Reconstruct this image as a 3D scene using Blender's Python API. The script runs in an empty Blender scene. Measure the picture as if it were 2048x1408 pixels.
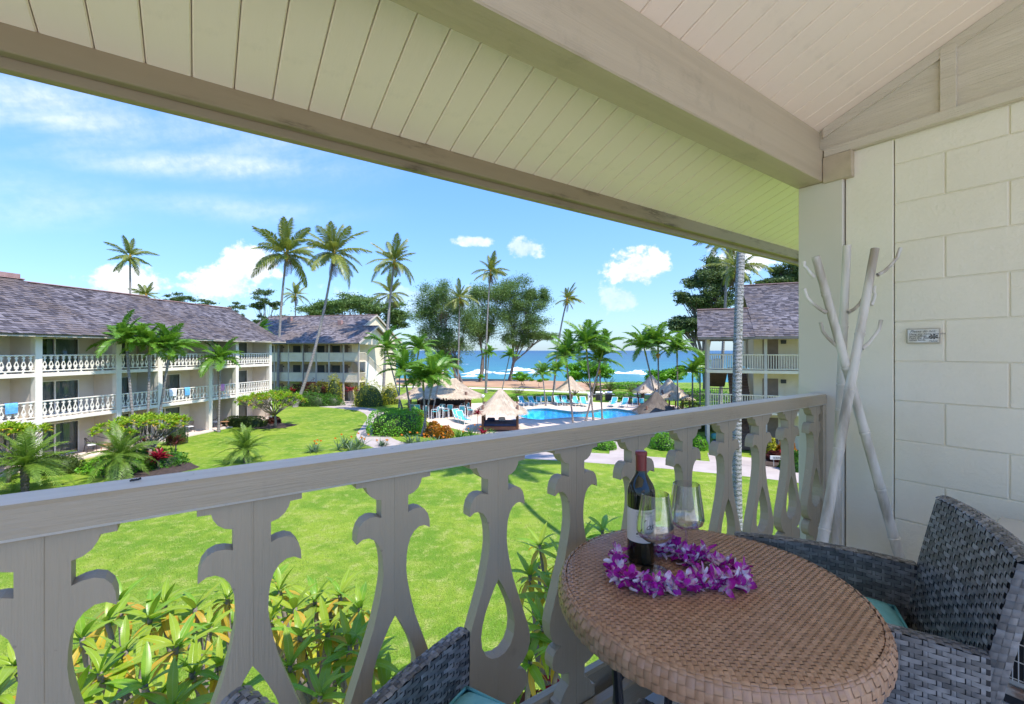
import bpy, math, random
import numpy as np
from mathutils import Vector, Matrix
from mathutils.geometry import tessellate_polygon
random.seed(7); rng = np.random.default_rng(7)
PI = math.pi; R = math.radians
S = bpy.context.scene
C = S.collection
# ---------------------------------------------------------------- camera, sky, sun, exposure
EYE = 6.7                       # eye height above the lawn (third floor)
FP, CX, CY = 895.0, 1024.0, 701.0
cam = bpy.data.cameras.new('camera'); cam_o = bpy.data.objects.new('camera', cam); C.objects.link(cam_o)
cam_o.location = (0, 0, EYE); cam_o.rotation_euler = (R(90), 0, 0)
cam.sensor_width = 36; cam.lens = 36 * FP / 2048; cam.shift_y = -3 / 2048
cam.clip_start = 0.02; cam.clip_end = 60000
S.camera = cam_o
SUNV = Vector((0.50, -0.30, 1.0)).normalized()
world = bpy.data.worlds.new('World'); S.world = world; world.use_nodes = True
sun = bpy.data.lights.new('sun', 'SUN'); sun_o = bpy.data.objects.new('sun', sun); C.objects.link(sun_o)
sun.energy = 2.0; sun.angle = R(0.53); sun.color = (1.0, 0.955, 0.88)
sun_o.rotation_euler = SUNV.to_track_quat('Z', 'Y').to_euler(); sun_o.location = (20, -12, 60)
S.view_settings.view_transform = 'Standard'; S.view_settings.look = 'None'
S.view_settings.exposure = 1.84; S.view_settings.gamma = 1.0; S.view_settings.use_curve_mapping = False
S.render.engine = 'CYCLES'; S.cycles.use_denoising = True
S.cycles.max_bounces = 10; S.cycles.diffuse_bounces = 5; S.cycles.transmission_bounces = 10; S.cycles.transparent_max_bounces = 12
S.cycles.caustics_reflective = False; S.cycles.caustics_refractive = False; S.cycles.sample_clamp_indirect = 6

# ---------------------------------------------------------------- node helpers
class X:
    """a socket with arithmetic"""
    def __init__(s, nt, sock): s.nt = nt; s.s = sock
    def _m(s, op, *o, clamp=False):
        n = s.nt.nodes.new('ShaderNodeMath'); n.operation = op; n.use_clamp = clamp
        for i, v in enumerate((s,) + o):
            if isinstance(v, X): s.nt.links.new(v.s, n.inputs[i])
            else: n.inputs[i].default_value = v
        return X(s.nt, n.outputs[0])
    def __add__(s, o): return s._m('ADD', o)
    def __radd__(s, o): return s._m('ADD', o)
    def __sub__(s, o): return s._m('SUBTRACT', o)
    def __mul__(s, o): return s._m('MULTIPLY', o)
    def __rmul__(s, o): return s._m('MULTIPLY', o)
    def __truediv__(s, o): return s._m('DIVIDE', o)
    def p(s, o): return s._m('POWER', o)
    def mx(s, o): return s._m('MAXIMUM', o)
    def mn(s, o): return s._m('MINIMUM', o)
    def clamp(s): return s._m('ADD', 0.0, clamp=True)
    def ss(s, a, b):
        n = s.nt.nodes.new('ShaderNodeMapRange'); n.interpolation_type = 'SMOOTHSTEP'
        s.nt.links.new(s.s, n.inputs[0]); n.inputs[1].default_value = a; n.inputs[2].default_value = b
        return X(s.nt, n.outputs[0])
def node(nt, t, **kw):
    n = nt.nodes.new('ShaderNode' + t)
    for k, v in kw.items():
        if k.startswith('_'): setattr(n, k[1:], v)
        else:
            i = n.inputs[int(k[1:])] if k[0] == 'i' and k[1:].isdigit() else n.inputs[k.replace('__', ' ')]
            if isinstance(v, X): nt.links.new(v.s, i)
            elif hasattr(v, 'is_linked') or isinstance(v, bpy.types.NodeSocket): nt.links.new(v, i)
            else: i.default_value = v
    return n
def noise(nt, vec, scale, detail=4, rough=0.55, dist=0.0, out=0):
    n = node(nt, 'TexNoise', Scale=scale, Detail=detail, Roughness=rough, Distortion=dist)
    if vec is not None: nt.links.new(vec.s if isinstance(vec, X) else vec, n.inputs['Vector'])
    return X(nt, n.outputs[out])
def mixc(nt, f, a, b, mode='MIX'):
    n = nt.nodes.new('ShaderNodeMix'); n.data_type = 'RGBA'; n.blend_type = mode
    for i, v in ((0, f), (6, a), (7, b)):
        if isinstance(v, X): nt.links.new(v.s, n.inputs[i])
        elif isinstance(v, (int, float)): n.inputs[i].default_value = v
        else: n.inputs[i].default_value = tuple(v) + (1,) if len(v) == 3 else v
    return X(nt, n.outputs[2])
def combine(nt, x, y, z):
    n = nt.nodes.new('ShaderNodeCombineXYZ')
    for i, v in enumerate((x, y, z)):
        if isinstance(v, X): nt.links.new(v.s, n.inputs[i])
        else: n.inputs[i].default_value = v
    return X(nt, n.outputs[0])

# ---------------------------------------------------------------- sky with clouds
nt = world.node_tree; nt.nodes.clear()
sky = node(nt, 'TexSky', _sky_type='NISHITA', _sun_disc=False)
sky.sun_elevation = math.asin(SUNV.z); sky.sun_rotation = math.atan2(SUNV.x, SUNV.y)
sky.altitude = 0; sky.air_density = 1.0; sky.dust_density = 0.35; sky.ozone_density = 1.6
tc = node(nt, 'TexCoord'); sep = node(nt, 'SeparateXYZ', Vector=tc.outputs['Generated'])
dx, dy, dz = (X(nt, sep.outputs[i]) for i in range(3))
az = dx._m('ARCTAN2', dy); el = dz._m('ARCSINE')
SKYC = 3.9        # scale of cloud radiance against the sky texture
def ang(px, py):
    t = (px - CX) / FP; v = (CY - py) / FP
    return math.atan2(t, 1), math.asin(v / math.sqrt(t * t + 1 + v * v))
pc = combine(nt, az, el, 0.0)
n1 = noise(nt, combine(nt, az * 1.0, el * 1.25, 3.1), 17, 5, 0.62)
n2 = noise(nt, combine(nt, az, el, 8.0), 70, 3, 0.6)
puff = n1 * 0.75 + n2 * 0.25
def cumulus(px, py, rx, ry, dens=1.0):
    a0, e0 = ang(px, py); ra = rx / FP * math.cos(a0) ** 2; re = ry / FP * math.cos(a0)
    u = (az - a0) * (1 / ra); v = (el - e0) * (1 / re)
    v = v.mx(0) + (v.mn(0) * 1.35)
    d = (u * u + v * v).p(0.5)
    m = (puff * 2.6 - d * 0.85 - 0.42)
    return m.ss(0.0, 0.42) * dens
cum = None
for a in [(500, 535, 62, 48), (450, 572, 80, 42), (255, 572, 85, 40), (1275, 540, 66, 44), (1240, 600, 50, 30, .45), (1045, 500, 40, 26, .6), (948, 486, 44, 12, .7),
          (1480, 520, 70, 40), (850, 605, 190, 36, .32), (-900, 540, 400, 80), (2900, 540, 400, 90)]:
    c = cumulus(*a); cum = c if cum is None else cum.mx(c)
# thin high cirrus streaks, stretched along a slant
sl = az * 0.93 + el * 0.36; sw = el * 0.93 - az * 0.36
ci = noise(nt, combine(nt, sl * 1.6, sw * 7.0, 1.7), 2.6, 4, 0.55)
def streak(px, py, rx, ry, slope, dens):
    a0, e0 = ang(px, py); ra = rx / FP * math.cos(a0) ** 2; re = ry / FP * math.cos(a0)
    u = (az - a0) * (1 / ra); v = (el - e0 - (az - a0) * slope) * (1 / re)
    return ((u * u + v * v) * -1.0)._m('EXPONENT') * dens
st = streak(420, 330, 260, 22, 0.17, .9).mx(streak(60, 215, 260, 55, 0.05, 1.0)).mx(streak(520, 290, 250, 60, 0.1, .42)).mx(streak(480, 420, 200, 22, 0.1, .45)).mx(streak(60, 400, 260, 60, 0.1, .35))
cir = (ci.ss(0.22, 0.72) * st * 0.85)
haze_low = (el.mx(0) * -7.0)._m('EXPONENT') * 0.55
shade = (n1.ss(0.40, 0.62) * 0.55 + n2.ss(.35, .65) * .45)
ccol = mixc(nt, shade.clamp(), (0.62, 0.70, 0.84), (1.0, 0.985, 0.96))
skyc = node(nt, 'HueSaturation', Saturation=1.12, Value=1.0, Color=sky.outputs[0])
cl = node(nt, 'VectorMath', _operation='SCALE', i0=ccol, Scale=SKYC * 0.92)
skt = node(nt, 'VectorMath', _operation='MULTIPLY', i0=skyc.outputs[0], i1=(0.60, 0.78, 1.06)); skd = node(nt, 'VectorMath', _operation='SCALE', i0=skt.outputs[0], Scale=el.ss(-.05, .55) * .38 + .56)
b1 = mixc(nt, (cum * 0.95).mx(cir), X(nt, skd.outputs[0]), X(nt, cl.outputs[0]))
hz = node(nt, 'VectorMath', _operation='SCALE', i0=(0.60, 0.78, 1.0), Scale=SKYC * 0.56)
b2 = mixc(nt, haze_low.clamp(), b1, X(nt, hz.outputs[0]))
bg = node(nt, 'Background', Strength=0.115, Color=b2)
wo = nt.nodes.new('ShaderNodeOutputWorld'); nt.links.new(bg.outputs[0], wo.inputs[0])

# ---------------------------------------------------------------- materials
M = {}
def new_mat(name):
    m = bpy.data.materials.new(name); m.use_nodes = True; t = m.node_tree
    M[name] = m
    return m, t, t.nodes['Principled BSDF']
def mat(name, c1, c2=None, scale=6.0, rough=0.6, bump=0.0, bscale=40.0, island=0.0, stretch=(1, 1, 1), spec=0.4, metal=0.0, translucent=0.0, bdist=0.01, c3=None, detail=5, contrast=(0.3, 0.7), trans_c=None, dirt=0.0, dscale=5.0):
    """principled paint / stone / leaf: two colours mixed by noise (and per loose piece), bump, optional translucency"""
    m, t, b = new_mat(name)
    tc = node(t, 'TexCoord'); mp = node(t, 'Mapping', Vector=tc.outputs['Object'], Scale=stretch); v = X(t, mp.outputs[0])
    c2 = c2 or c1
    col = mixc(t, noise(t, v, scale, detail).ss(*contrast), c1, c2)
    if island:
        g = node(t, 'NewGeometry'); oi = node(t, 'ObjectInfo')
        ri = X(t, g.outputs['Random Per Island']); ro = X(t, oi.outputs['Random'])
        r = (ri * 0.8 + ro * 0.7)._m('FRACT')
        col = mixc(t, r * island, col, c3 or tuple(x * 0.45 for x in c1))
    if dirt:
        o3 = X(t, tc.outputs['Object']); dm = noise(t, o3, dscale, 8, .72).ss(.54, .70) * dirt; col = mixc(t, dm, col, tuple(x * .45 for x in c1))
        ch = noise(t, o3, dscale * 9, 3, .6).ss(.70, .74) * min(1.0, dirt * 1.2); col = mixc(t, ch, col, tuple(x * .35 for x in c1))
    t.links.new(col.s, b.inputs['Base Color'])
    b.inputs['Roughness'].default_value = rough; b.inputs['Specular IOR Level'].default_value = spec; b.inputs['Metallic'].default_value = metal
    if bump:
        bn = node(t, 'Bump', Strength=bump, Distance=bdist, Height=noise(t, v, bscale, 6, 0.6)); t.links.new(bn.outputs[0], b.inputs['Normal'])
    if translucent:
        tr = node(t, 'BsdfTranslucent', Color=mixc(t, 0.0, trans_c, (1, 1, 1)) if trans_c else mixc(t, 0.5, col, (c2[0] * 1.6, c2[1] * 1.6, c2[2])))
        ms = node(t, 'MixShader', i0=translucent, i1=b.outputs[0], i2=tr.outputs[0])
        t.links.new(ms.outputs[0], t.nodes['Material Output'].inputs[0])
    return m

# ---------------------------------------------------------------- mesh helpers
def np_mesh(name, V, Fs, smooth=False):
    """V (n,3); Fs list of arrays (m,k)"""
    me = bpy.data.meshes.new(name); V = np.asarray(V, np.float32)
    if not isinstance(Fs, list): Fs = [Fs]
    Fs = [np.asarray(f, np.int32) for f in Fs if len(f)]
    nl = sum(f.size for f in Fs); nf = sum(len(f) for f in Fs)
    me.vertices.add(len(V)); me.vertices.foreach_set('co', V.ravel())
    me.loops.add(nl); me.polygons.add(nf)
    me.loops.foreach_set('vertex_index', np.concatenate([f.ravel() for f in Fs]))
    starts = []; k = 0
    for f in Fs:
        starts.append(np.arange(len(f), dtype=np.int32) * f.shape[1] + k); k += f.size
    me.polygons.foreach_set('loop_start', np.concatenate(starts))
    if smooth: me.polygons.foreach_set('use_smooth', np.ones(nf, bool))
    me.update(calc_edges=True); me.validate()
    return me
class MB:
    def __init__(s): s.v = []; s.f = []; s.mi = []; s.m = 0
    def add(s, vs, fs):
        k = len(s.v); s.v += [tuple(p) for p in vs]; s.f += [tuple(i + k for i in f) for f in fs]; s.mi += [s.m] * len(fs); return s
    def box(s, x0, x1, y0, y1, z0, z1):
        return s.add([(x, y, z) for z in (z0, z1) for y in (y0, y1) for x in (x0, x1)],
                     [(0, 2, 3, 1), (4, 5, 7, 6), (0, 1, 5, 4), (2, 6, 7, 3), (0, 4, 6, 2), (1, 3, 7, 5)])
    def bbox(s, x0, x1, y0, y1, z0, z1, c=0.004):
        """box with chamfered edges"""
        vs = []
        for sx in (0, 1):
            for sy in (0, 1):
                for sz in (0, 1):
                    p = ((x0, x1)[sx], (y0, y1)[sy], (z0, z1)[sz]); d = ((1, -1)[sx] * c, (1, -1)[sy] * c, (1, -1)[sz] * c)
                    vs += [(p[0], p[1] + d[1], p[2] + d[2]), (p[0] + d[0], p[1], p[2] + d[2]), (p[0] + d[0], p[1] + d[1], p[2])]
        I = lambda a, b, e, k: (a * 4 + b * 2 + e) * 3 + k
        fs = [(I(0,0,0,0), I(0,0,1,0), I(0,1,1,0), I(0,1,0,0)), (I(1,0,0,0), I(1,1,0,0), I(1,1,1,0), I(1,0,1,0)),
              (I(0,0,0,1), I(1,0,0,1), I(1,0,1,1), I(0,0,1,1)), (I(0,1,0,1), I(0,1,1,1), I(1,1,1,1), I(1,1,0,1)),
              (I(0,0,0,2), I(0,1,0,2), I(1,1,0,2), I(1,0,0,2)), (I(0,0,1,2), I(1,0,1,2), I(1,1,1,2), I(0,1,1,2))]
        for b in (0, 1):
            for e in (0, 1):
                q = (I(0,b,e,1), I(0,b,e,2), I(1,b,e,2), I(1,b,e,1)); fs.append(q if b != e else q[::-1])
                q = (I(b,0,e,0), I(b,0,e,2), I(b,1,e,2), I(b,1,e,0)); fs.append(q if b == e else q[::-1])
                q = (I(b,e,0,0), I(b,e,0,1), I(b,e,1,1), I(b,e,1,0)); fs.append(q if b != e else q[::-1])
                for a in (0, 1):
                    pass
        for a in (0, 1):
            for b in (0, 1):
                for e in (0, 1):
                    q = (I(a,b,e,0), I(a,b,e,1), I(a,b,e,2)); fs.append(q if (a + b + e) % 2 == 0 else q[::-1])
        return s.add(vs, fs)
    def tube(s, pts, rad, n=8, cap=True):
        pts = [Vector(p) for p in pts]; rad = rad if hasattr(rad, '__len__') else [rad] * len(pts)
        k = len(s.v); up = None; vs = []
        for i, p in enumerate(pts):
            d = (pts[min(i + 1, len(pts) - 1)] - pts[max(i - 1, 0)]).normalized()
            if up is None:
                up = Vector((0, 0, 1)) if abs(d.z) < 0.9 else Vector((1, 0, 0))
            a = d.cross(up).normalized(); up = a.cross(d).normalized()
            for j in range(n):
                t = 2 * PI * j / n; vs.append(p + (a * math.cos(t) + up * math.sin(t)) * rad[i])
        fs = [(i * n + j, i * n + (j + 1) % n, (i + 1) * n + (j + 1) % n, (i + 1) * n + j) for i in range(len(pts) - 1) for j in range(n)]
        if cap: fs += [tuple(range(n))[::-1], tuple((len(pts) - 1) * n + j for j in range(n))]
        return s.add(vs, fs)
    def bar(s, p, q, w, h=None):
        """rectangular bar p->q, width w (horizontal), height h"""
        h = h or w; p = Vector(p); q = Vector(q); d = (q - p).normalized()
        a = d.cross(Vector((0, 0, 1))); a = a.normalized() if a.length > 1e-4 else Vector((1, 0, 0)); b = a.cross(d)
        vs = [e + a * (sx * w / 2) + b * (sy * h / 2) for e in (p, q) for sx, sy in ((-1, -1), (1, -1), (1, 1), (-1, 1))]
        return s.add(vs, [(3, 2, 1, 0), (4, 5, 6, 7), (0, 1, 5, 4), (1, 2, 6, 5), (2, 3, 7, 6), (3, 0, 4, 7)])
    def lathe(s, prof, n=24, cx=0, cy=0):
        vs = [(cx + r * math.cos(2 * PI * j / n), cy + r * math.sin(2 * PI * j / n), z) for r, z in prof for j in range(n)]
        fs = [(i * n + j, i * n + (j + 1) % n, (i + 1) * n + (j + 1) % n, (i + 1) * n + j) for i in range(len(prof) - 1) for j in range(n)]
        return s.add(vs, fs)
    def prism(s, poly, holes, f0, f1):
        """polygon (2d) with holes, extruded: f0(x,y) and f1(x,y) map to the two faces"""
        loops = [poly] + holes; flat = [p for l in loops for p in l]
        tris = tessellate_polygon([[Vector((p[0], p[1], 0)) for p in l] for l in loops]); n = len(flat)
        vs = [f0(*p) for p in flat] + [f1(*p) for p in flat]
        fs = []
        for t in tris:
            a, b, c = (Vector(flat[i]) for i in t); area = (b - a).cross(c - a) if False else (b.x - a.x) * (c.y - a.y) - (b.y - a.y) * (c.x - a.x)
            t = t if area > 0 else t[::-1]
            fs += [tuple(t), tuple(i + n for i in t[::-1])]
        o = 0
        for l in loops:
            m = len(l); ar = sum(l[i][0] * l[(i + 1) % m][1] - l[(i + 1) % m][0] * l[i][1] for i in range(m))
            for i in range(m):
                j = (i + 1) % m; q = (o + j, o + i, o + i + n, o + j + n)
                fs.append(q if (ar > 0) == (l is poly) else q[::-1])
            o += m
        return s.add(vs, fs)
    def quad(s, a, b, c, d): return s.add([a, b, c, d], [(0, 1, 2, 3)])
    def mesh(s, name, mats, smooth=False):
        me = bpy.data.meshes.new(name); me.from_pydata(s.v, [], s.f)
        for m in (mats if isinstance(mats, (list, tuple)) else [mats]): me.materials.append(m if not isinstance(m, str) else M[m])
        if any(s.mi): me.polygons.foreach_set('material_index', s.mi)
        if smooth: me.polygons.foreach_set('use_smooth', [True] * len(s.f))
        me.update(); return me
    def build(s, name, mats, parent=None, smooth=False, kind=None, loc=None, rz=0):
        return put(name, s.mesh(name, mats, smooth), parent, kind, loc, rz)
def put(name, me, parent=None, kind=None, loc=None, rz=0, rot=None, scale=None):
    o = bpy.data.objects.new(name, me); C.objects.link(o); o.parent = parent
    if kind: o['kind'] = kind
    if loc is not None: o.location = loc
    if rz: o.rotation_euler = (0, 0, rz)
    if rot is not None: o.rotation_euler = rot
    if scale is not None: o.scale = scale if hasattr(scale, '__len__') else (scale,) * 3
    return o
def setm(me, m):
    me.materials.append(M[m] if isinstance(m, str) else m); return me
def autosmooth(o, a=40):
    for p in o.data.polygons: p.use_smooth = True
    try: o.data.set_sharp_from_angle(angle=R(a))
    except Exception: pass
    return o
def tag(o, label, cat, group=None):
    o['label'] = label; o['category'] = cat
    if group: o['group'] = group
    return o
def thing(name, label, cat, loc=(0, 0, 0), rz=0, group=None):
    o = bpy.data.objects.new(name, None); C.objects.link(o); o.location = loc; o.rotation_euler = (0, 0, rz); o.empty_display_size = 0.2
    return tag(o, label, cat, group)
def struct(o): o['kind'] = 'structure'; return o
def at(px, py, d):
    return Vector(((px - CX) / FP * d, d, EYE + (CY - py) / FP * d))
def gp(px, py, z=0.0):
    d = (EYE - z) * FP / (py - CY); return Vector(((px - CX) / FP * d, d, z))
def text_mesh(body, size, shear=0.0, align='CENTER'):
    cu = bpy.data.curves.new('txt', 'FONT'); cu.body = body; cu.size = size; cu.shear = shear; cu.align_x = align; cu.resolution_u = 3
    o = bpy.data.objects.new('txt', cu); C.objects.link(o)
    dg = bpy.context.evaluated_depsgraph_get(); ev = o.evaluated_get(dg); me = ev.to_mesh()
    vs = [tuple(v.co) for v in me.vertices]; fs = [tuple(p.vertices) for p in me.polygons]
    ev.to_mesh_clear(); bpy.data.objects.remove(o); bpy.data.curves.remove(cu)
    return vs, fs
# ---------------------------------------------------------------- material library
mat('lanai_wall_paint', (.83, .755, .60), (.86, .79, .64), 3, .6, .55, 60, bdist=.006, dirt=.05, island=.10, c3=(.70, .64, .55))
mat('ceiling_paint', (.91, .765, .615), (.93, .80, .66), 2.5, .5, .2, 60, bdist=.003, stretch=(1, .25, 1), dirt=.14)
mat('trim_paint', (.48, .385, .26), (.54, .44, .30), 6, .5, .5, 55, bdist=.005, stretch=(.1, 3, 3), dirt=.22)
mat('rail_paint', (.40, .325, .225), (.43, .35, .245), 6, .42, .6, 60, bdist=.005, stretch=(.12, 3, 3), spec=.6, dirt=.3)
mat('baluster_paint', (.40, .325, .225), (.425, .345, .24), 6, .5, .5, 60, bdist=.004, stretch=(3, 3, .12), dirt=.28)
mat('siding_paint', (.64, .56, .42), (.70, .62, .48), 3, .6, .9, 30, bdist=.012, stretch=(1, .12, 3.5))
mat('lanai_floor', (.62, .565, .51), (.68, .63, .57), 8, .7, .2, 120)
mat('bldg_white', (.72, .65, .55), (.78, .71, .61), 1.5, .6, .1, 20, dirt=.14, dscale=1.6)
mat('bldg_wall', (.60, .53, .44), (.66, .59, .50), 1.2, .7, .15, 30)
mat('bldg_tan', (.58, .45, .30), (.64, .51, .35), 1.2, .7, .15, 30, dirt=.12, dscale=1.5)
mat('bldg_post', (.46, .39, .32), (.52, .45, .37), 1.5, .6)
mat('bldg_cream', (.70, .58, .41), (.76, .65, .48), 1.2, .6, dirt=.12, dscale=1.5)
mat('door_brown', (.17, .12, .09), (.22, .155, .115), 2, .5)
mat('stair_brown', (.13, .075, .05), (.18, .11, .075), 3, .6)
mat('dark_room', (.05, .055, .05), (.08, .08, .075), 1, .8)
mat('curtain', (.50, .53, .49), (.62, .65, .60), 2, .8)
mat('ridge_metal', (.30, .17, .15), (.38, .24, .21), 2, .5)
mat('fascia_dark', (.16, .13, .11), (.22, .18, .15), 2, .6)
mat('window_frame', (.72, .70, .66), None, 2, .4)
mat('concrete_path', (.36, .30, .27), (.44, .375, .335), .7, .85, .3, 40)
mat('bounce_paving', (.52, .48, .40), (.58, .54, .45), .4, .9)
mat('rail_top_skylit', (.66, .62, .55), (.76, .73, .67), 8, .5, .5, 60, bdist=.003, stretch=(.15, 3, 3), spec=.6, dirt=.45)
mat('path_light', (.62, .56, .47), (.70, .63, .54), .3, .9)
mat('deck_stone', (.66, .52, .41), (.60, .44, .34), 1.3, .75, .25, 12, island=.5, c3=(.70, .60, .50))
mat('pool_wall', (.05, .55, .80), (.22, .78, .92), 2.2, .5, contrast=(.42, .60))
mat('coping', (.62, .50, .42), (.70, .57, .48), 1, .6)
mat('bank_dirt', (.36, .20, .115), (.44, .27, .15), .15, .95, .4, 1.5, contrast=(.35, .65))
mat('mulch', (.035, .022, .016), (.075, .05, .04), 6, .95, .8, 14, bdist=.05)
mat('foam', (.80, .86, .88), (.92, .94, .95), .4, .7, .6, .6, bdist=.4)
mat('thatch', (.54, .42, .30), (.66, .54, .40), 2.2, .9, .5, 26, island=.55, c3=(.34, .25, .17), bdist=.03)
mat('thatch_grey', (.15, .12, .10), (.20, .165, .135), 2.2, .9, .5, 26, island=.5, c3=(.08, .065, .055), bdist=.03)
mat('post_wood', (.10, .045, .028), (.15, .07, .045), 3, .6)
mat('bar_wood', (.14, .05, .03), (.20, .08, .045), 2, .45)
mat('white_frame', (.78, .78, .78), None, 2, .35)
mat('teal_mesh', (.05, .36, .42), (.08, .44, .50), 3, .7)
mat('navy_pad', (.03, .05, .12), (.05, .07, .15), 3, .8)
mat('steel', (.45, .46, .48), (.55, .56, .58), 3, .3, metal=.8)
mat('black_metal', (.02, .02, .022), (.035, .035, .04), 4, .4)
mat('iron_brown', (.045, .035, .03), (.07, .055, .045), 4, .5)
mat('teak', (.30, .15, .07), (.38, .20, .10), 3, .6)
mat('towel_white', (.75, .75, .76), None, 3, .9)
mat('towel_blue', (.08, .30, .62), (.16, .42, .72), 9, .9)
mat('towel_pink', (.70, .20, .42), (.75, .36, .50), 9, .9)
# foliage
def leafmat(name, c1, c2, c3, isl=.6, tr=.3, rough=.45, scale=3):
    return mat(name, c1, c2, scale, rough, island=isl, c3=c3, translucent=tr, spec=.35)
leafmat('coconut_leaf', (.11, .17, .03), (.17, .22, .04), (.34, .30, .06), .6, .3, .4)
leafmat('areca_leaf', (.10, .23, .022), (.17, .32, .03), (.05, .13, .016), .6, .3, .4)
leafmat('date_leaf', (.13, .22, .026), (.19, .29, .035), (.08, .14, .02), .6, .3)
leafmat('tree_leaf', (.12, .21, .05), (.19, .28, .065), (.055, .11, .03), .75, .25, .6)
leafmat('tree_leaf_dark', (.10, .16, .055), (.15, .21, .07), (.045, .085, .03), .75, .25, .6)
leafmat('plumeria_leaf', (.13, .30, .016), (.21, .38, .022), (.42, .36, .02), .45, .35, .35)
leafmat('plumeria_yellow', (.56, .38, .03), (.62, .50, .05), (.40, .17, .03), .7, .35, .4)
leafmat('plumeria_near', (.10, .26, .014), (.18, .35, .020), (.36, .40, .03), .75, .32, .3, 9)
leafmat('hedge_leaf', (.16, .40, .022), (.24, .50, .03), (.07, .22, .016), .75, .25, .4)
leafmat('hedge_dark', (.05, .09, .016), (.085, .12, .02), (.022, .04, .01), .75, .25, .5)
leafmat('croton_orange', (.50, .17, .012), (.58, .28, .015), (.16, .04, .01), .75, .25, .35)
leafmat('croton_yellow', (.38, .36, .018), (.48, .44, .025), (.14, .20, .015), .7, .3, .4)
leafmat('ti_red', (.30, .012, .03), (.42, .02, .05), (.09, .006, .02), .75, .3, .3)
leafmat('ti_dark', (.10, .02, .02), (.17, .035, .03), (.03, .03, .012), .75, .3, .3)
leafmat('agave_leaf', (.10, .17, .085), (.15, .22, .115), (.05, .10, .04), .7, .2, .4)
leafmat('ginger_leaf', (.07, .19, .02), (.11, .26, .026), (.03, .09, .01), .7, .3, .35)
leafmat('olive_leaf', (.17, .17, .016), (.24, .23, .022), (.07, .075, .01), .75, .25, .5)
leafmat('cycad_leaf', (.07, .09, .022), (.12, .085, .03), (.035, .04, .012), .7, .2, .4)
leafmat('dead_leaf', (.16, .085, .035), (.22, .13, .06), (.08, .04, .02), .7, .2, .7)
def veined(name):
    """pale midrib and side veins, in the leaf's own coordinates"""
    t = M[name].node_tree; b = t.nodes['Principled BSDF']; tc = node(t, 'TexCoord'); sp = node(t, 'SeparateXYZ', Vector=tc.outputs['Object'])
    x, y = X(t, sp.outputs[0]), X(t, sp.outputs[1])._m('ABSOLUTE'); old = X(t, b.inputs['Base Color'].links[0].from_socket)
    rib = (y * -1.0 + .0045).ss(-.0015, .003); side = ((x * 380.0 - y * 260.0)._m('SINE')).ss(.72, 1.0) * .28
    c = mixc(t, rib * .55 + side, old, (.36, .46, .10)); t.links.new(c.s, b.inputs['Base Color'])
    bn = node(t, 'Bump', Strength=.35, Distance=.003, Height=side * -3.0 - rib * 2.0); t.links.new(bn.outputs[0], b.inputs['Normal'])
veined('plumeria_near'); veined('plumeria_yellow')
mat('palm_fruit', (.50, .26, .02), (.62, .36, .04), 20, .6)
mat('flower_orange', (.72, .20, .015), None, 8, .5)
mat('flower_white', (.80, .76, .62), None, 8, .5)
mat('crownshaft', (.16, .24, .02), (.26, .30, .03), 3, .4)
mat('bark', (.15, .12, .095), (.23, .19, .155), 3, .9, .8, 14, bdist=.05, stretch=(1, 1, 3))
mat('bark_dark', (.085, .065, .05), (.14, .11, .085), 3, .9, .8, 14, bdist=.05)
mat('bark_plumeria', (.17, .145, .125), (.25, .215, .19), 8, .8, .6, 30, bdist=.02)

def ringbark(name, c1, c2, c3, k):
    """palm trunk: leaf-scar rings plus lichen patches"""
    m, t, b = new_mat(name); tc = node(t, 'TexCoord'); v = X(t, tc.outputs['Object'])
    sp = node(t, 'SeparateXYZ', Vector=tc.outputs['Object']); z = X(t, sp.outputs[2])
    mp = node(t, 'Mapping', Vector=tc.outputs['Object'], Scale=(1, 1, 2.6))
    nz = noise(t, X(t, mp.outputs[0]), 9, 6, .65); fine = noise(t, X(t, mp.outputs[0]), 26, 5, .7)
    wob = noise(t, v, 5, 3) * 1.6
    ring = ((z * k + wob) * 6.2832)._m('SINE')
    h = ring * .35 + fine * 1.4
    col = mixc(t, (fine * 1.15 + ring * .05).ss(.42, .60), c1, c2); col = mixc(t, nz.ss(.52, .66), col, c3)
    t.links.new(col.s, b.inputs['Base Color']); b.inputs['Roughness'].default_value = .9
    bn = node(t, 'Bump', Strength=.9, Distance=.03, Height=h); t.links.new(bn.outputs[0], b.inputs['Normal'])
ringbark('palm_bark', (.13, .11, .10), (.30, .27, .25), (.20, .17, .12), 5.0)
ringbark('palm_bark_near', (.045, .042, .04), (.34, .33, .31), (.14, .12, .07), 9.0)

def shingle(name, c1, c2, c3):
    m, t, b = new_mat(name); g = node(t, 'NewGeometry'); r = X(t, g.outputs['Random Per Island'])
    tc = node(t, 'TexCoord'); v = X(t, tc.outputs['Object'])
    big = noise(t, v, .35, 4); fine = noise(t, v, 14, 3)
    col = mixc(t, (r * .8 + fine * .3).ss(.1, 1.0), c1, c2); col = mixc(t, (big + r * .25).ss(.58, .80) * .75, col, c3)
    t.links.new(col.s, b.inputs['Base Color']); b.inputs['Roughness'].default_value = .55
shingle('shingle', (.055, .042, .040), (.215, .185, .188), (.115, .082, .06))
shingle('shingle_light', (.07, .055, .053), (.28, .24, .24), (.19, .14, .105))

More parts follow.
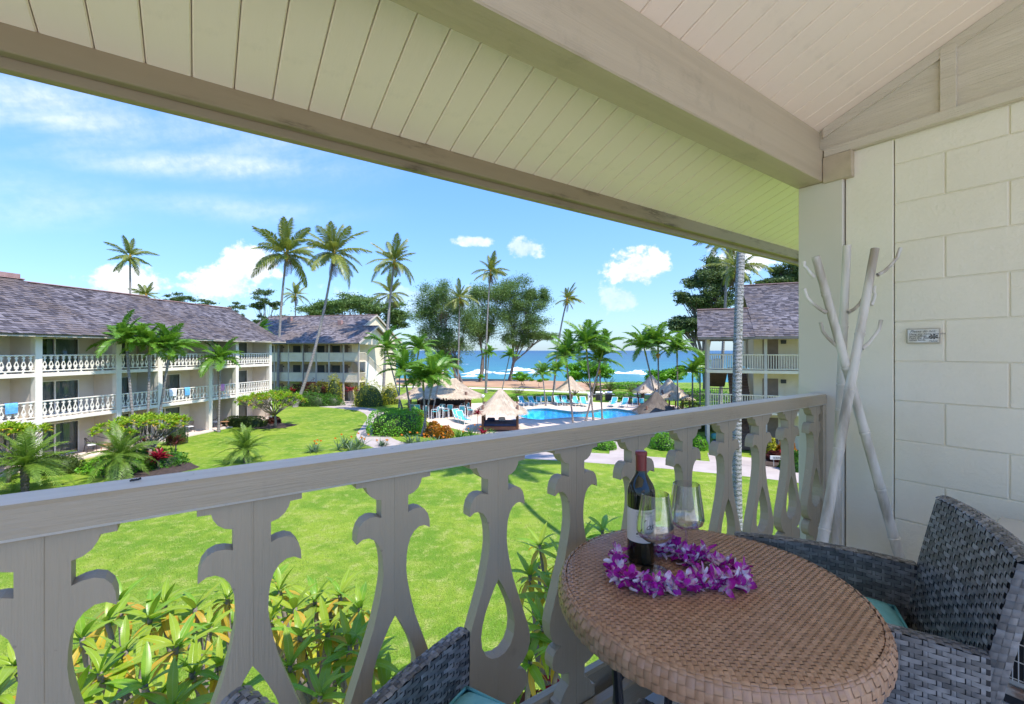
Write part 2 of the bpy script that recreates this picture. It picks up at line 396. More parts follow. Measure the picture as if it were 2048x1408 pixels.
# lawn
m, t, b = new_mat('lawn'); tc = node(t, 'TexCoord'); v = X(t, tc.outputs['Object'])
a1 = noise(t, v, .22, 5, .6); a2 = noise(t, v, 2.2, 5, .65); a3 = noise(t, v, 26, 4, .7)
a4 = noise(t, v, .8, 5, .62); col = mixc(t, (a1 * .45 + a4 * .35 + a2 * .2).ss(.42, .58), (.125, .225, .016), (.25, .325, .030))
col = mixc(t, a4.ss(.56, .72) * .6, col, (.33, .33, .085)); mp = node(t, 'Mapping', Vector=tc.outputs['Object'], Rotation=(0, 0, .5), Scale=(.35, 3.2, 1)); col = mixc(t, noise(t, X(t, mp.outputs[0]), 1.6, 5, .65).ss(.50, .66) * .32, col, (.09, .19, .01))
col = mixc(t, (a2 * .75 + a3 * .35).ss(.56, .70) * .75, col, (.36, .36, .11))
col = mixc(t, a3.ss(.45, .75) * .55, (0, 0, 0), col, 'MIX') if False else mixc(t, (a3.ss(.32, .60) * .62 + .38), (.055, .12, .008), col)
t.links.new(col.s, b.inputs['Base Color']); b.inputs['Roughness'].default_value = .8; b.inputs['Specular IOR Level'].default_value = .15
bn = node(t, 'Bump', Strength=.7, Distance=.04, Height=a3 * .8 + a2 * .6); t.links.new(bn.outputs[0], b.inputs['Normal'])
leafmat('grass_blade', (.15, .27, .018), (.25, .35, .03), (.38, .38, .12), .6, .3, .5)
# pool water
m, t, b = new_mat('pool_water'); tc = node(t, 'TexCoord'); v = X(t, tc.outputs['Object'])
t.nodes.remove(b); bn = node(t, 'Bump', Strength=.5, Distance=.08, Height=noise(t, v, 1.8, 4))
fr = node(t, 'Fresnel', IOR=1.33, Normal=bn.outputs[0]); tr = node(t, 'BsdfTransparent', Color=(.62, .93, 1, 1)); gl = node(t, 'BsdfGlossy', Roughness=.03, Normal=bn.outputs[0]); ms = node(t, 'MixShader', i0=X(t, fr.outputs[0]) * .3, i1=tr.outputs[0], i2=gl.outputs[0]); t.links.new(ms.outputs[0], t.nodes['Material Output'].inputs[0])
# sea: shallow reef turquoise to deep blue
m, t, b = new_mat('sea'); tc = node(t, 'TexCoord'); v = X(t, tc.outputs['Object']); sp = node(t, 'SeparateXYZ', Vector=tc.outputs['Object']); yy = X(t, sp.outputs[1])
mp = node(t, 'Mapping', Vector=tc.outputs['Object'], Scale=(.16, 1, 1)); vv = X(t, mp.outputs[0])
w1 = noise(t, vv, .035, 5, .6); w2 = noise(t, vv, .22, 6, .65); w3 = noise(t, vv, .006, 4, .6)
deep = (yy._m('LOGARITHM', 10.0) + w3 * .5 - .25)
col = mixc(t, deep.ss(2.15, 2.75), (.028, .185, .195), (.009, .09, .14)); col = mixc(t, deep.ss(2.6, 3.5), col, (.005, .042, .11))
col = mixc(t, w1.ss(.45, .62) * .45, col, (.02, .13, .18)); col = mixc(t, w2.ss(.60, .68) * .55, col, (.10, .30, .32)); col = mixc(t, (w2 * .7 + w1 * .4).ss(.70, .74) * .8, col, (.75, .80, .80))
t.links.new(col.s, b.inputs['Base Color']); b.inputs['Roughness'].default_value = .35; b.inputs['Specular IOR Level'].default_value = .22
bn = node(t, 'Bump', Strength=.8, Distance=1.2, Height=w1 * 1.0 + w2 * .5); t.links.new(bn.outputs[0], b.inputs['Normal'])
# window glass
def glassmat(name, tint, fac=.75, rough=.02):
    m, t, b = new_mat(name); t.nodes.remove(b)
    fr = node(t, 'Fresnel', IOR=1.5); tr = node(t, 'BsdfTransparent', Color=tint + (1,)); gl = node(t, 'BsdfGlossy', Roughness=rough)
    ms = node(t, 'MixShader', i0=(X(t, fr.outputs[0]) * 1.6 + .04).clamp(), i1=tr.outputs[0], i2=gl.outputs[0]); t.links.new(ms.outputs[0], t.nodes['Material Output'].inputs[0])
glassmat('window_glass', (.50, .56, .56))

# ---------------------------------------------------------------- setting: ground, paths, pool, sea
def P2(*pts): return [tuple(gp(x, y).xy) for x, y in pts]
def smooth_loop(pts, n=5, closed=True):
    """Catmull-Rom"""
    out = []; m = len(pts)
    for i in range(m if closed else m - 1):
        g = lambda k: Vector(pts[(i + k) % m]) if closed else Vector(pts[min(max(i + k, 0), m - 1)])
        a, b_, c, d = g(-1), g(0), g(1), g(2)
        for j in range(n):
            t = j / n
            out.append(tuple(.5 * ((2 * b_) + (c - a) * t + (2 * a - 5 * b_ + 4 * c - d) * t * t + (3 * b_ - a - 3 * c + d) * t ** 3)))
    if not closed: out.append(tuple(pts[-1]))
    return out
def sheet(name, poly, holes, z, m, thick=.3, kind='structure'):
    mb = MB(); ar = sum(poly[i][0] * poly[(i + 1) % len(poly)][1] - poly[(i + 1) % len(poly)][0] * poly[i][1] for i in range(len(poly)))
    poly = poly if ar > 0 else poly[::-1]
    mb.prism(poly, holes, lambda x, y: (x, y, z), lambda x, y: (x, y, z - thick))
    return mb.build(name, m, kind=kind)
def ribbon(name, pts, w, z, m, n=6):
    c = [Vector(p) for p in smooth_loop(pts, n, False)]; L, Rr = [], []
    for i, p in enumerate(c):
        d = (c[min(i + 1, len(c) - 1)] - c[max(i - 1, 0)]).normalized(); nn = Vector((-d.y, d.x)); ww = w[0] + (w[1] - w[0]) * i / (len(c) - 1) if hasattr(w, '__len__') else w
        L.append(p + nn * ww / 2); Rr.append(p - nn * ww / 2)
    mb = MB(); k = len(c)
    mb.add([(p.x, p.y, z) for p in L + Rr], [(i, i + k, i + k + 1, i + 1) for i in range(k - 1)])
    return struct(mb.build(name, m))
pool_far = [(1032, 823), (1055, 818.5), (1090, 817), (1125, 821), (1150, 823.5), (1175, 822), (1205, 818), (1232, 817.5), (1262, 822), (1290, 830)]
pool_near = [(1300, 838), (1270, 844), (1230, 841), (1188, 836), (1152, 835), (1115, 837.5), (1083, 840), (1054, 837.5), (1034, 831)]
pool = smooth_loop(P2(*(pool_far + pool_near)), 4)
deck_out = P2((795, 830), (880, 812), (960, 806), (1040, 803), (1150, 802), (1200, 805), (1300, 806), (1380, 818), (1400, 850), (1330, 868), (1180, 866), (1060, 868), (960, 868), (880, 850), (830, 838))
deck_out = smooth_loop(deck_out, 3)
SHORE = [(-400, 118), (-60, 112), (-15, 107), (0, 104), (12, 98), (30, 93), (60, 96), (400, 110)]
lawn_poly = [(-400, -80), (400, -80)] + SHORE[::-1]
grass = struct(sheet('lawn', lawn_poly, [deck_out], 0, 'lawn', .4)); grass['label'] = 'bright green mown lawn'
struct(sheet('pool_deck', deck_out, [pool], .012, 'deck_stone', .3))
# flagstones joints: irregular slabs over the visible deck
mb = MB()
basin = MB(); k = len(pool); pc_ = pool
basin.add([(x, y, .0) for x, y in pool] + [(x, y, -1.3) for x, y in pool], [(i, (i + 1) % k, (i + 1) % k + k, i + k) for i in range(k)])
basin.prism(pool if sum(pool[i][0] * pool[(i + 1) % k][1] - pool[(i + 1) % k][0] * pool[i][1] for i in range(k)) > 0 else pool[::-1], [], lambda x, y: (x, y, -1.3), lambda x, y: (x, y, -1.4))
pb = struct(basin.build('pool_basin', 'pool_wall'))
cop = MB(); pv = [Vector(p) for p in pool]
cen = sum(pv, Vector((0, 0))) / k
for i in range(k):
    p, q = pv[i], pv[(i + 1) % k]; d = (q - p).normalized(); nn = Vector((d.y, -d.x)); nn = nn if nn.dot(p - cen) > 0 else -nn
    a_, b_, c_, d_ = p - nn * .04, q - nn * .04, q + nn * .30, p + nn * .30
    cop.add([(a_.x, a_.y, .05), (b_.x, b_.y, .05), (c_.x, c_.y, .05), (d_.x, d_.y, .05), (a_.x, a_.y, -.02), (b_.x, b_.y, -.02)], [(0, 1, 2, 3) if False else (3, 2, 1, 0), (0, 1, 5, 4)])
cop.build('coping', 'coping', pb)
wt = MB(); wt.prism(pool, [], lambda x, y: (x, y, -.10), lambda x, y: (x, y, -.10))
wme = np_mesh('water', [(x, y, -.10) for x, y in pool] , [np.array([t_ for t_ in tessellate_polygon([[Vector((x, y, 0)) for x, y in pool]])])])
setm(wme, 'pool_water'); struct(put('pool_water', wme))
# paths
ribbon('garden_path', P2((470, 799), (560, 804), (620, 809), (690, 815), (735, 820), (757, 832), (752, 850), (745, 872), (790, 893), (900, 902), (1060, 908), (1240, 919), (1400, 932), (1560, 948), (1760, 975)), (1.8, 2.9), .006, 'concrete_path')
ribbon('pool_path', P2((1246, 915), (1245, 895), (1240, 872), (1235, 862)), 1.7, .010, 'concrete_path')
ribbon('entry_path', P2((690, 814), (690, 806), (688, 798)), 2.2, .011, 'concrete_path')
struct(sheet('entry_paving', P2((1415, 906), (1540, 920), (1560, 938), (1420, 924)), [], .013, 'concrete_path', .05))
ribbon('beach_promenade', [(-60, 92), (-20, 83), (-2, 78), (8, 73), (20, 69), (40, 68)], 2.6, .012, 'path_light')
bank = smooth_loop([(-70, 96), (-30, 90), (-12, 84.5), (0, 80), (10, 76), (16, 76), (22, 84), (14, 95), (2, 101.5), (-14, 105), (-50, 109), (-80, 108)], 4)
struct(sheet('dirt_bank', bank, [], .018, 'bank_dirt', .05))
struct(sheet('bounce_court', [(-60, -70), (70, -70), (70, -6), (-60, -6)], [], .012, 'bounce_paving', .05))   # unseen pale ground, added behind the camera to bounce light into the lanai
# slope down to the sea and the sea
mb = MB(); q = SHORE; kk = len(q)
mb.add([(x, y, .0) for x, y in q] + [(x, y + 9, -3.4) for x, y in q], [(i, i + 1, i + 1 + kk, i + kk) for i in range(kk - 1)])
struct(mb.build('shore_slope', 'bank_dirt'))
mb = MB(); mb.quad((-40000, 60, -2.6), (40000, 60, -2.6), (40000, 50000, -2.6), (-40000, 50000, -2.6)); struct(mb.build('sea', 'sea'))
def surf(x0, x1, yc, wid, hgt, seed, label):
    r = np.random.default_rng(seed); n = int((x1 - x0) / .8) + 2; xs = np.linspace(x0, x1, n); mcols = 9
    def sm(k, amp): 
        a = r.normal(0, 1, n + 40); kern = np.hanning(k); a = np.convolve(a, kern / kern.sum() ** .5 / k ** .0, 'same')[20:20 + n]; return a * amp / (a.std() + 1e-6)
    cy = yc + sm(25, wid * .35); half = np.clip(wid * (.5 + sm(13, .22)), .15, None) * np.clip(np.minimum(np.arange(n), np.arange(n)[::-1]) / (n * .18), 0.05, 1)
    V = []
    for i in range(n):
        for j in range(mcols):
            f = j / (mcols - 1) * 2 - 1
            V.append((xs[i] + r.normal(0, .15), cy[i] + f * half[i] * (1 + r.normal(0, .05)), -2.6 + .03 + hgt * max(0, 1 - f * f) * (1 + r.normal(0, .3)) * (half[i] / (wid * .5))))
    Fq = [(i * mcols + j, (i + 1) * mcols + j, (i + 1) * mcols + j + 1, i * mcols + j + 1) for i in range(n - 1) for j in range(mcols - 1)]
    me = np_mesh('surf', V, [np.array(Fq)], True); setm(me, 'foam'); o = put('surf', me, kind='stuff'); o['label'] = label; return o
def seax(px, y): return (px - CX) / FP * y
for (p0, p1, py, w, h, sd) in [(925, 1092, 746, 14, 1.2, 1), (1000, 1120, 741, 9, .8, 2), (1208, 1292, 747.5, 11, 1.3, 3), (905, 960, 751, 6, .5, 4), (905, 935, 729, 16, .7, 6), (1270, 1320, 752, 5, .4, 5), (1120, 1220, 744, 4, .3, 8), (640, 900, 742, 10, .8, 9), (1330, 1600, 745, 9, .8, 10)]:
    y = (EYE + 2.6) * FP / (py - CY); surf(seax(p0, y), seax(p1, y), y, w * .62, h * .8, sd, 'white breaking surf offshore')
# near lawn blades
def grass_blades(n):
    r = np.random.default_rng(3)
    d = 7.2 + 15.5 * r.random(n) ** 1.3; px = r.uniform(-20, 1640, n); x = (px - CX) / FP * d; y = d
    h = r.uniform(.025, .06, n); a = r.uniform(0, 2 * PI, n); w = r.uniform(.004, .009, n); lean = r.normal(0, .03, (n, 2))
    b0 = np.stack([x - np.cos(a) * w, y - np.sin(a) * w, np.zeros(n)], 1); b1 = np.stack([x + np.cos(a) * w, y + np.sin(a) * w, np.zeros(n)], 1)
    tp = np.stack([x + lean[:, 0], y + lean[:, 1], h], 1)
    V = np.stack([b0, b1, tp], 1).reshape(-1, 3); F = np.arange(3 * n).reshape(-1, 3)
    me = np_mesh('grass', V, [F]); setm(me, 'grass_blade'); o = put('grass', me, kind='stuff'); o['label'] = 'short grass blades of the near lawn'
grass_blades(150000)
# ================================================================ the lanai (frame a along the railing, b outward)
FLOOR = EYE - 1.30; LA = R(35.2); CA, SA = math.cos(LA), math.sin(LA)
def L(a, b, z=0.0): return Vector((a * CA - b * SA, a * SA + b * CA, FLOOR + z))
def lan(name, mb, m, parent=None, smooth=False, kind=None):
    me = mb.mesh(name, m, smooth)
    if parent is not None: return put(name, me, parent, kind)
    return put(name, me, None, kind, loc=(0, 0, FLOOR), rz=LA)
def ont(px, py, zf):
    """pixel -> lanai a,b on a plane zf above the floor"""
    t = (px - CX) / FP; k = (zf - 1.30) / ((CY - py) / FP); return (t * CA + SA) * k, (-SA * t + CA) * k
E = 1.30
fl = lan('lanai_floor', MB().box(-3.2, 3.16, -3, 1.16, -.22, 0), 'lanai_floor', kind='structure')
lan('slab_edge', MB().box(-3.2, 3.16, 1.163, 1.20, -.30, .03), 'trim_paint', fl)
# --- block wall
wall = lan('block_wall', MB().box(2.9655, 3.16, -3, .752, -.2, 2.44), 'lanai_wall_paint', kind='structure')
AW = 2.96
zs = [E + .148 + .2035 * k for k in range(-7, 5)] + [E + 1.098]
zs[0] = .002
for i in range(len(zs) - 1):
    k = i - 7; b1 = .753; b0 = .562 if k % 2 else .352
    while b1 > -1.0:
        mb = MB().bbox(AW + random.uniform(-.0012, .0012), AW + .02, b0 + .0026, b1 - (.0026 if b1 < .75 else 0), zs[i] + .0024, zs[i + 1] - .0024, .0030)
        lan('block', mb, 'lanai_wall_paint', wall); b1 = b0; b0 -= .406
lan('pilaster', MB().bbox(2.956, 3.16, .757, .966, -.02, E + 1.097, .003), 'lanai_wall_paint', wall)
lan('trim_board', MB().bbox(2.925, 2.968, -3, 1.062, E + 1.100, E + 1.150, .003), 'siding_paint', wall)
lan('gable_siding', MB().box(2.953, 2.99, -3, 1.09, E + 1.13, E + 3.2), 'siding_paint', wall)
lan('batten', MB().bbox(2.935, 2.956, .518, .576, E + 1.152, E + 1.46, .002), 'siding_paint', wall)
lan('batten', MB().bbox(2.935, 2.956, -.64, -.58, E + 1.152, E + 1.95, .002), 'siding_paint', wall)
SL = .389
def cz(b): return E + 1.268 - SL * (b - 1.088)
mb = MB(); mb.add([(x, b, cz(b) - d) for x in (2.938, 2.956) for b, d in ((1.07, .055), (-3, .055), (-3, .002), (1.07, .002))], [(0, 1, 2, 3), (7, 6, 5, 4), (0, 4, 5, 1), (3, 2, 6, 7), (0, 3, 7, 4), (1, 5, 6, 2)])
lan('rake_batten', mb, 'siding_paint', wall)
col = lan('lanai_column', MB().bbox(2.935, 3.2, .972, 1.197, -.3, E + .965, .004), 'bldg_white', kind='structure')
M['column_paint'] = mat('column_paint', (.66, .60, .50), (.70, .64, .545), 1.5, .55, .2, 70, bdist=.003)
col.data.materials[0] = M['column_paint']
lan('capital_block', MB().bbox(2.92, 3.1, .925, 1.066, E + .953, E + 1.098, .003), 'trim_paint', col)
# --- ceiling of narrow boards, beam, fascia
roof = MB(); bs = (-3.2, 1.99)
roof.add([(a, b, cz(b) + o) for a in (-3.2, 6.5) for b in bs for o in (.021, .14)], [(0, 2, 3, 1), (4, 5, 7, 6), (0, 4, 6, 2), (1, 3, 7, 5), (0, 1, 5, 4), (2, 6, 7, 3)])
ceil = lan('lanai_ceiling', roof, 'ceiling_paint', kind='structure')
slope = math.atan(SL); Lb = (1.93 + 3.1) / math.cos(slope)
board = MB().bbox(-.0610, .0610, -Lb / 2, Lb / 2, 0, .019, .0045).mesh('plank', 'ceiling_paint')
bm_ = (1.93 - 3.1) / 2
for i in range(-22, 52):
    a = -.0123 + .125 * (i + .5)
    put('plank', board, ceil, loc=(a, bm_, cz(bm_) + random.uniform(0, .0012)), rot=(-slope, 0, 0))
bm = lan('ceiling_beam', MB().bbox(-3.2, 2.953, 1.068, 1.209, E + .9665, E + 1.148, .005), 'trim_paint', kind='structure')
lan('blocking_board', MB().bbox(-3.2, 2.953, 1.089, 1.19, E + 1.149, E + 1.262, .003), 'trim_paint', bm)
m, t, b = new_mat('fascia_paint'); tc = node(t, 'TexCoord'); mp = node(t, 'Mapping', Vector=tc.outputs['Object'], Scale=(1, 5, 5)); v = X(t, mp.outputs[0])
st_ = noise(t, v, 1.3, 6, .65).ss(.50, .66); fi = noise(t, v, 9, 6, .7).ss(.35, .65)
colr = mixc(t, noise(t, v, 3), (.29, .225, .14), (.36, .285, .185)); colr = mixc(t, st_ * fi * .95, colr, (.07, .05, .024)); t.links.new(colr.s, b.inputs['Base Color']); b.inputs['Roughness'].default_value = .6
fz = cz(1.91)
fa = lan('eave_fascia', MB().bbox(-3.2, 6.5, 1.952, 1.992, E + .836, E + 1.02, .003), 'fascia_paint', kind='structure')
lan('inner_fascia', MB().bbox(-3.2, 6.5, 1.908, 1.950, E + .868, fz + .004, .003), 'fascia_paint', fa)
# --- railing
rl = thing('lanai_railing', 'taupe wooden lanai railing with sawn fretwork balusters and thick top rail', 'railing', L(0, 0), LA)
tr_ = lan('top_rail', MB().bbox(-3.2, 2.933, 1.047, 1.140, E - .308, E - .248, .006), ['rail_paint', 'rail_top_skylit'], rl)   # upper face coloured lighter, standing in for sky light on it
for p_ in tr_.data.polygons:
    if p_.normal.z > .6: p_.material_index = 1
lan('bottom_rail', MB().bbox(-3.2, 2.933, 1.024, 1.0632, E - 1.235, E - 1.152, .004), 'rail_paint', rl)
lan('bottom_rail', MB().bbox(-3.2, 2.933, 1.1068, 1.145, E - 1.215, E - 1.112, .008), 'rail_paint', rl)
lan('end_post', MB().bbox(2.893, 2.934, 1.05, 1.135, .03, E - .309, .003), 'rail_paint', rl)
half = [(.0003, -.3085), (.094, -.3085), (.094, -.324), (.071, -.325), (.068, -.336), (.060, -.349), (.048, -.358), (.034, -.362), (.034, -.405), (.048, -.400), (.063, -.399), (.077, -.405), (.087, -.418), (.092, -.436), (.093, -.456),
        (.079, -.447), (.064, -.447), (.050, -.456), (.040, -.470), (.033, -.492), (.030, -.515), (.029, -.545), (.032, -.573), (.039, -.610), (.052, -.664), (.066, -.705), (.080, -.745), (.094, -.785), (.107, -.822), (.1135, -.850), (.113, -.876),
        (.104, -.902), (.088, -.921), (.066, -.936), (.088, -.943), (.100, -.957), (.104, -.978), (.099, -.998), (.083, -1.013), (.060, -1.026), (.036, -1.031), (.034, -1.072), (.048, -1.083), (.060, -1.096), (.068, -1.113), (.082, -1.117), (.082, -1.21), (.0003, -1.21),
        (.0003, -.876), (.022, -.872), (.042, -.856), (.054, -.830), (.0575, -.797), (.052, -.763), (.043, -.735), (.028, -.702), (.014, -.674), (.0003, -.653)]
def baluster_mesh(b0, b1, pts=half):
    mb = MB()
    for s in (1, -1):
        pl = [(s * x, z) for x, z in pts]; ar = sum(pl[i][0] * pl[(i + 1) % len(pl)][1] - pl[(i + 1) % len(pl)][0] * pl[i][1] for i in range(len(pl)))
        pl = pl if ar > 0 else pl[::-1]
        mb.prism(pl, [], lambda x, z: (x, b0, z + E), lambda x, z: (x, b1, z + E))
    return mb
bmb = baluster_mesh(1.066, 1.104); bmb.bbox(-.0016, .0016, 1.0648, 1.07, E - .652, E - .309, .0006).bbox(-.0016, .0016, 1.0648, 1.07, E - 1.15, E - .877, .0006); bme = bmb.mesh('baluster', 'baluster_paint')
for i in range(-8, 10):
    a = .0949 + .3048 * i
    if a < 2.85: put('baluster', bme, rl, loc=(a, 0, 0))
# dark bits left on the top rail
mb = MB()
for k in range(5): mb.tube([(k * .0032, random.uniform(-.002, .002), .002), (k * .0032 + .0036, random.uniform(-.002, .002), .0025)], [.0016, .0023], 6)
a_, b_ = ont(260, 964, 1.052)
tag(mb.build('dead_insect', 'black_metal', loc=L(a_, b_, 1.0525), rz=.9), 'small dead black insect lying on top of the taupe rail', 'insect')

# --- wall plaque
def on_wall(px, py, a=AW):
    t = (px - CX) / FP; s = a / (t * CA + SA); return (-SA * t + CA) * s, E + (CY - py) / FP * s
mat('plaque', (.66, .62, .52), (.74, .74, .72), 14, .5, contrast=(.4, .6)); mat('plaque_edge', (.50, .44, .34), None, 5, .6); mat('ink', (.05, .045, .04), None, 5, .6)
b0, z0 = on_wall(1882, 686); b1, z1 = on_wall(1814, 658); z0 = on_wall(1848, 687)[1]; z1 = on_wall(1848, 657)[1]
sg = thing('wall_plaque', 'small cream plaque with printed house rules on the block wall', 'sign', L(AW - .012, (b0 + b1) / 2, (z0 + z1) / 2), LA)
hb, hz_ = (b1 - b0) / 2, (z1 - z0) / 2
MB().bbox(0, .010, -hb, hb, -hz_, hz_, .002).build('backing', 'plaque_edge', sg)
MB().bbox(-.0022, .001, -hb + .006, hb - .006, -hz_ + .005, hz_ - .005, .001).build('face', 'plaque', sg)
def wall_text(body, size, b, z, parent, a=-.0035, shear=0, m='ink', name='lettering', align='LEFT'):
    vs, fs = text_mesh(body, size, shear, align); mb = MB(); mb.add([(a, b - x, z + y) for x, y, _ in vs], [f for f in fs]); return mb.build(name, m, parent)
wall_text('Please do not:', .017, .0, hz_ * .48, sg, shear=.35, align='CENTER')
for k, s_ in enumerate(['Hang any items over the', 'lanai railings', 'Feed the chickens or', 'other birds']): wall_text(s_, .0135, hb * .80, hz_ * (.16 - .27 * k), sg)
wall_text('Mahalo', .011, -hb * .35, -hz_ * .78, sg, shear=.4)
mb = MB()
for k in range(7): 
    an = k * 2 * PI / 7; mb.add([(-.0036, -hb * .62, -hz_ * .12), (-.0036, -hb * .62 + math.cos(an) * .016 - math.sin(an) * .004, -hz_ * .12 + math.sin(an) * .012 + math.cos(an) * .004), (-.0036, -hb * .62 + math.cos(an) * .018 + math.sin(an) * .004, -hz_ * .12 + math.sin(an) * .013 - math.cos(an) * .004)], [(0, 1, 2)])
mb.build('palm_emblem', 'ink', sg)

# --- air-conditioning condenser behind the chair
mat('ac_paint', (.50, .48, .43), (.57, .55, .50), 4, .5, .1, 40); mat('ac_dark', (.012, .012, .014), None, 3, .5); mat('ac_wire', (.60, .59, .55), None, 3, .4); mat('rust', (.20, .09, .04), (.5, .47, .42), 18, .8)
ac = thing('air_conditioner', 'pale metal air conditioner with wire grille by the block wall', 'air conditioner', L(2.42, -.06), LA)
MB().bbox(.02, .36, -.42, .42, .07, .60, .01).build('casing', 'ac_paint', ac)
MB().box(.012, .019, -.39, .395, .10, .50).build('coil', 'ac_dark', ac)
mb = MB(); mb2 = MB()
for k in range(54): mb.tube([(0, -.395 + .0147 * k, .10), (0, -.395 + .0147 * k, .505)], .0016, 5)
for k in range(7): mb.tube([(.004, -.40, .11 + .065 * k), (.004, .40, .11 + .065 * k)], .002, 5)
mb.build('wire_grille', 'ac_wire', ac, kind='stuff')
MB().bbox(-.005, .37, -.43, .43, .045, .072, .004).build('base_pan', 'rust', ac)
MB().box(.009, .0195, -.40, .40, .512, .592).build('top_panel', 'plaque', ac)
for k in range(5): wall_text('CAUTION keep clear of the fan guard and disconnect', .0115, .395, .575 - .0135 * k, ac, a=.0075)
for y in (-.33, .33): MB().bbox(.02, .34, y - .04, y + .04, 0, .045, .006).build('foot', 'black_metal', ac)

# --- bamboo pole rack
mat('bamboo', (.36, .30, .225), (.72, .67, .58), 11, .5, .35, 25, stretch=(1, 1, .14), contrast=(.30, .60)); mat('bamboo_end', (.26, .21, .16), (.36, .30, .24), 20, .8); mat('bamboo_tan', (.45, .35, .25), (.70, .63, .53), 3, .5, .25, 18, stretch=(1, 1, .4))
def lanpt(px, py, dep):
    t = (px - CX) / FP * dep; return Vector((t * CA + dep * SA, -t * SA + dep * CA, E + (CY - py) / FP * dep))
rk = thing('bamboo_rack', 'whitewashed bamboo pole coat rack leaning in the column corner', 'coat rack', L(0, 0), LA)
def bamboo(p, q, r0, r1, m, knots, name='pole', par=rk, n=12):
    p, q = Vector(p), Vector(q); mb = MB(); ks = sorted(knots); pts, rr = [p], [r0]
    for k in ks:
        for dk, f in ((-.012, 1.0), (-.005, 1.10), (0, 1.16), (.004, .98), (.010, 1.09), (.020, 1.0)):
            u = k + dk / (q - p).length * 1.2
            if 0 < u < 1: pts.append(p.lerp(q, u)); rr.append((r0 + (r1 - r0) * u) * f)
    pts.append(q); rr.append(r1); k = len(pts)
    mb.tube(pts, rr, n, cap=False); mb.m = 1
    nv = len(mb.v); d = (q - p).normalized()
    mb.add([Vector(mb.v[nv - n + j]) - d * .004 for j in range(n)], [tuple(range(n))]); mb.add([mb.v[j] for j in range(n)], [tuple(range(n))[::-1]])
    o = mb.build(name, [m, 'bamboo_end'], par, smooth=True); return autosmooth(o, 50)
D0 = 2.17
xA = lanpt(1690, 735, D0)
topA = lanpt(1631, 513, 2.10); botA = topA + (lanpt(1797, 1107, 2.20) - topA) * 1; dA = (botA - topA); botA = topA + dA * ((topA.z - .0) / (topA.z - botA.z))
topB = lanpt(1694, 491, 2.22); bB = lanpt(1669, 1068, 2.27); botB = topB + (bB - topB) * (topB.z / (topB.z - bB.z))
topC = lanpt(1750, 498, 2.17); bC = lanpt(1648, 1066, 2.04); botC = topC + (bC - topC) * (topC.z / (topC.z - bC.z))
bamboo(botA, topA, .0235, .0175, 'bamboo', (.05, .22, .36, .52, .70, .90))
bamboo(botB, topB, .0205, .018, 'bamboo', (.12, .33, .55, .62, .78))
bamboo(botC, topC, .0245, .018, 'bamboo', (.10, .27, .47, .62, .77))
for (x0, y0, x1, y1, x2, y2, dep, n_) in [(1628, 555, 1612, 535, 1608, 523, 2.11, 0), (1652, 625, 1625, 607, 1608, 577, 2.12, 0), (1678, 695, 1655, 675, 1641, 645, 2.14, 0), (1696, 625, 1720, 607, 1737, 562, 2.2, 0),
                                         (1755, 550, 1782, 530, 1801, 496, 2.16, 0), (1724, 697, 1750, 670, 1762, 640, 2.13, 0), (1742, 610, 1750, 588, 1749, 572, 2.19, 0)]:
    mb = MB(); pts = [lanpt(x0, y0, dep), lanpt((x0 + x1) / 2 + 1, (y0 + y1) / 2 + 2, dep), lanpt(x1, y1, dep), lanpt((x1 + x2) / 2 + (.5 if x2 > x1 else -.5) * 5, (y1 + y2) / 2 + 3, dep), lanpt(x2, y2, dep)]
    mb.tube(pts, [.0095, .008, .0075, .0075, .0085], 9, cap=False); nv = len(mb.v); mb.m = 1; mb.add([mb.v[nv - 9 + j] for j in range(9)], [tuple(range(9))])
    autosmooth(mb.build('branch', ['bamboo', 'bamboo_end'], rk), 50)
mb = MB(); kz = lanpt(1693, 735, 2.16); mb.lathe([(.045, kz.z - .01), (.052, kz.z), (.045, kz.z + .01)], 14, kz.x, kz.y)

# --- woven furniture
def weave(mb, fn, nu, nv, h, wu=.90, wv=.90, over=1.3, inside=None, jit=.0, run=1):
    """fn(u,v)->(pos,normal). horizontal strands pass over the stakes in alternate cells"""
    nseg = 4
    for j in range(nv):
        for i in range(nu):
            if inside and not inside(i + .5, j + .5): continue
            hor = ((i // run + j) % 2 == 0)
            vs = []
            for a in range(nseg + 1):
                f = a / nseg; arch = math.sin(PI * f) ** .7 if 0 < f < 1 else 0
                for c in (0, .5, 1):
                    cr = 1.0 if c == .5 else .55
                    if hor: u = i + .5 + (f - .5) * over; v = j + .5 + (c - .5) * wv
                    else: v = j + .5 + (f - .5) * over; u = i + .5 + (c - .5) * wu
                    p, n = fn(min(max(u, 0), nu), min(max(v, 0), nv)); hh = h * (arch * 1.5 - .5) * (1 if hor else .72) + h * .35 * cr + random.uniform(-jit, jit)
                    vs.append(p + n * hh)
            mb.add(vs, [(a * 3 + c, a * 3 + c + 1, a * 3 + c + 4, a * 3 + c + 3) for a in range(nseg) for c in (0, 1)])
def wicker(name, c1, c2, c3, isl, rough):
    m = mat(name, c1, c2, 30, rough, .15, 160, island=isl, c3=c3, bdist=.001, spec=.5, stretch=(1, 1, 1)); return m
wicker('wicker_brown', (.42, .235, .135), (.52, .31, .19), (.32, .175, .095), .7, .33)
wicker('wicker_grey', (.17, .172, .18), (.32, .325, .335), (.045, .046, .05), .85, .42)
mat('wicker_core', (.03, .03, .034), None, 5, .7); mat('wicker_core_brown', (.25, .135, .075), None, 5, .7)
mat('cushion', (.19, .55, .66), (.23, .61, .72), 40, .8, .15, 220, bdist=.001); mat('piping', (.14, .46, .56), None, 40, .7)
TR = .356; TZ = .72
tb = thing('bistro_table', 'round brown woven wicker table standing by the lanai railing', 'table', L(1.055, .645), LA)
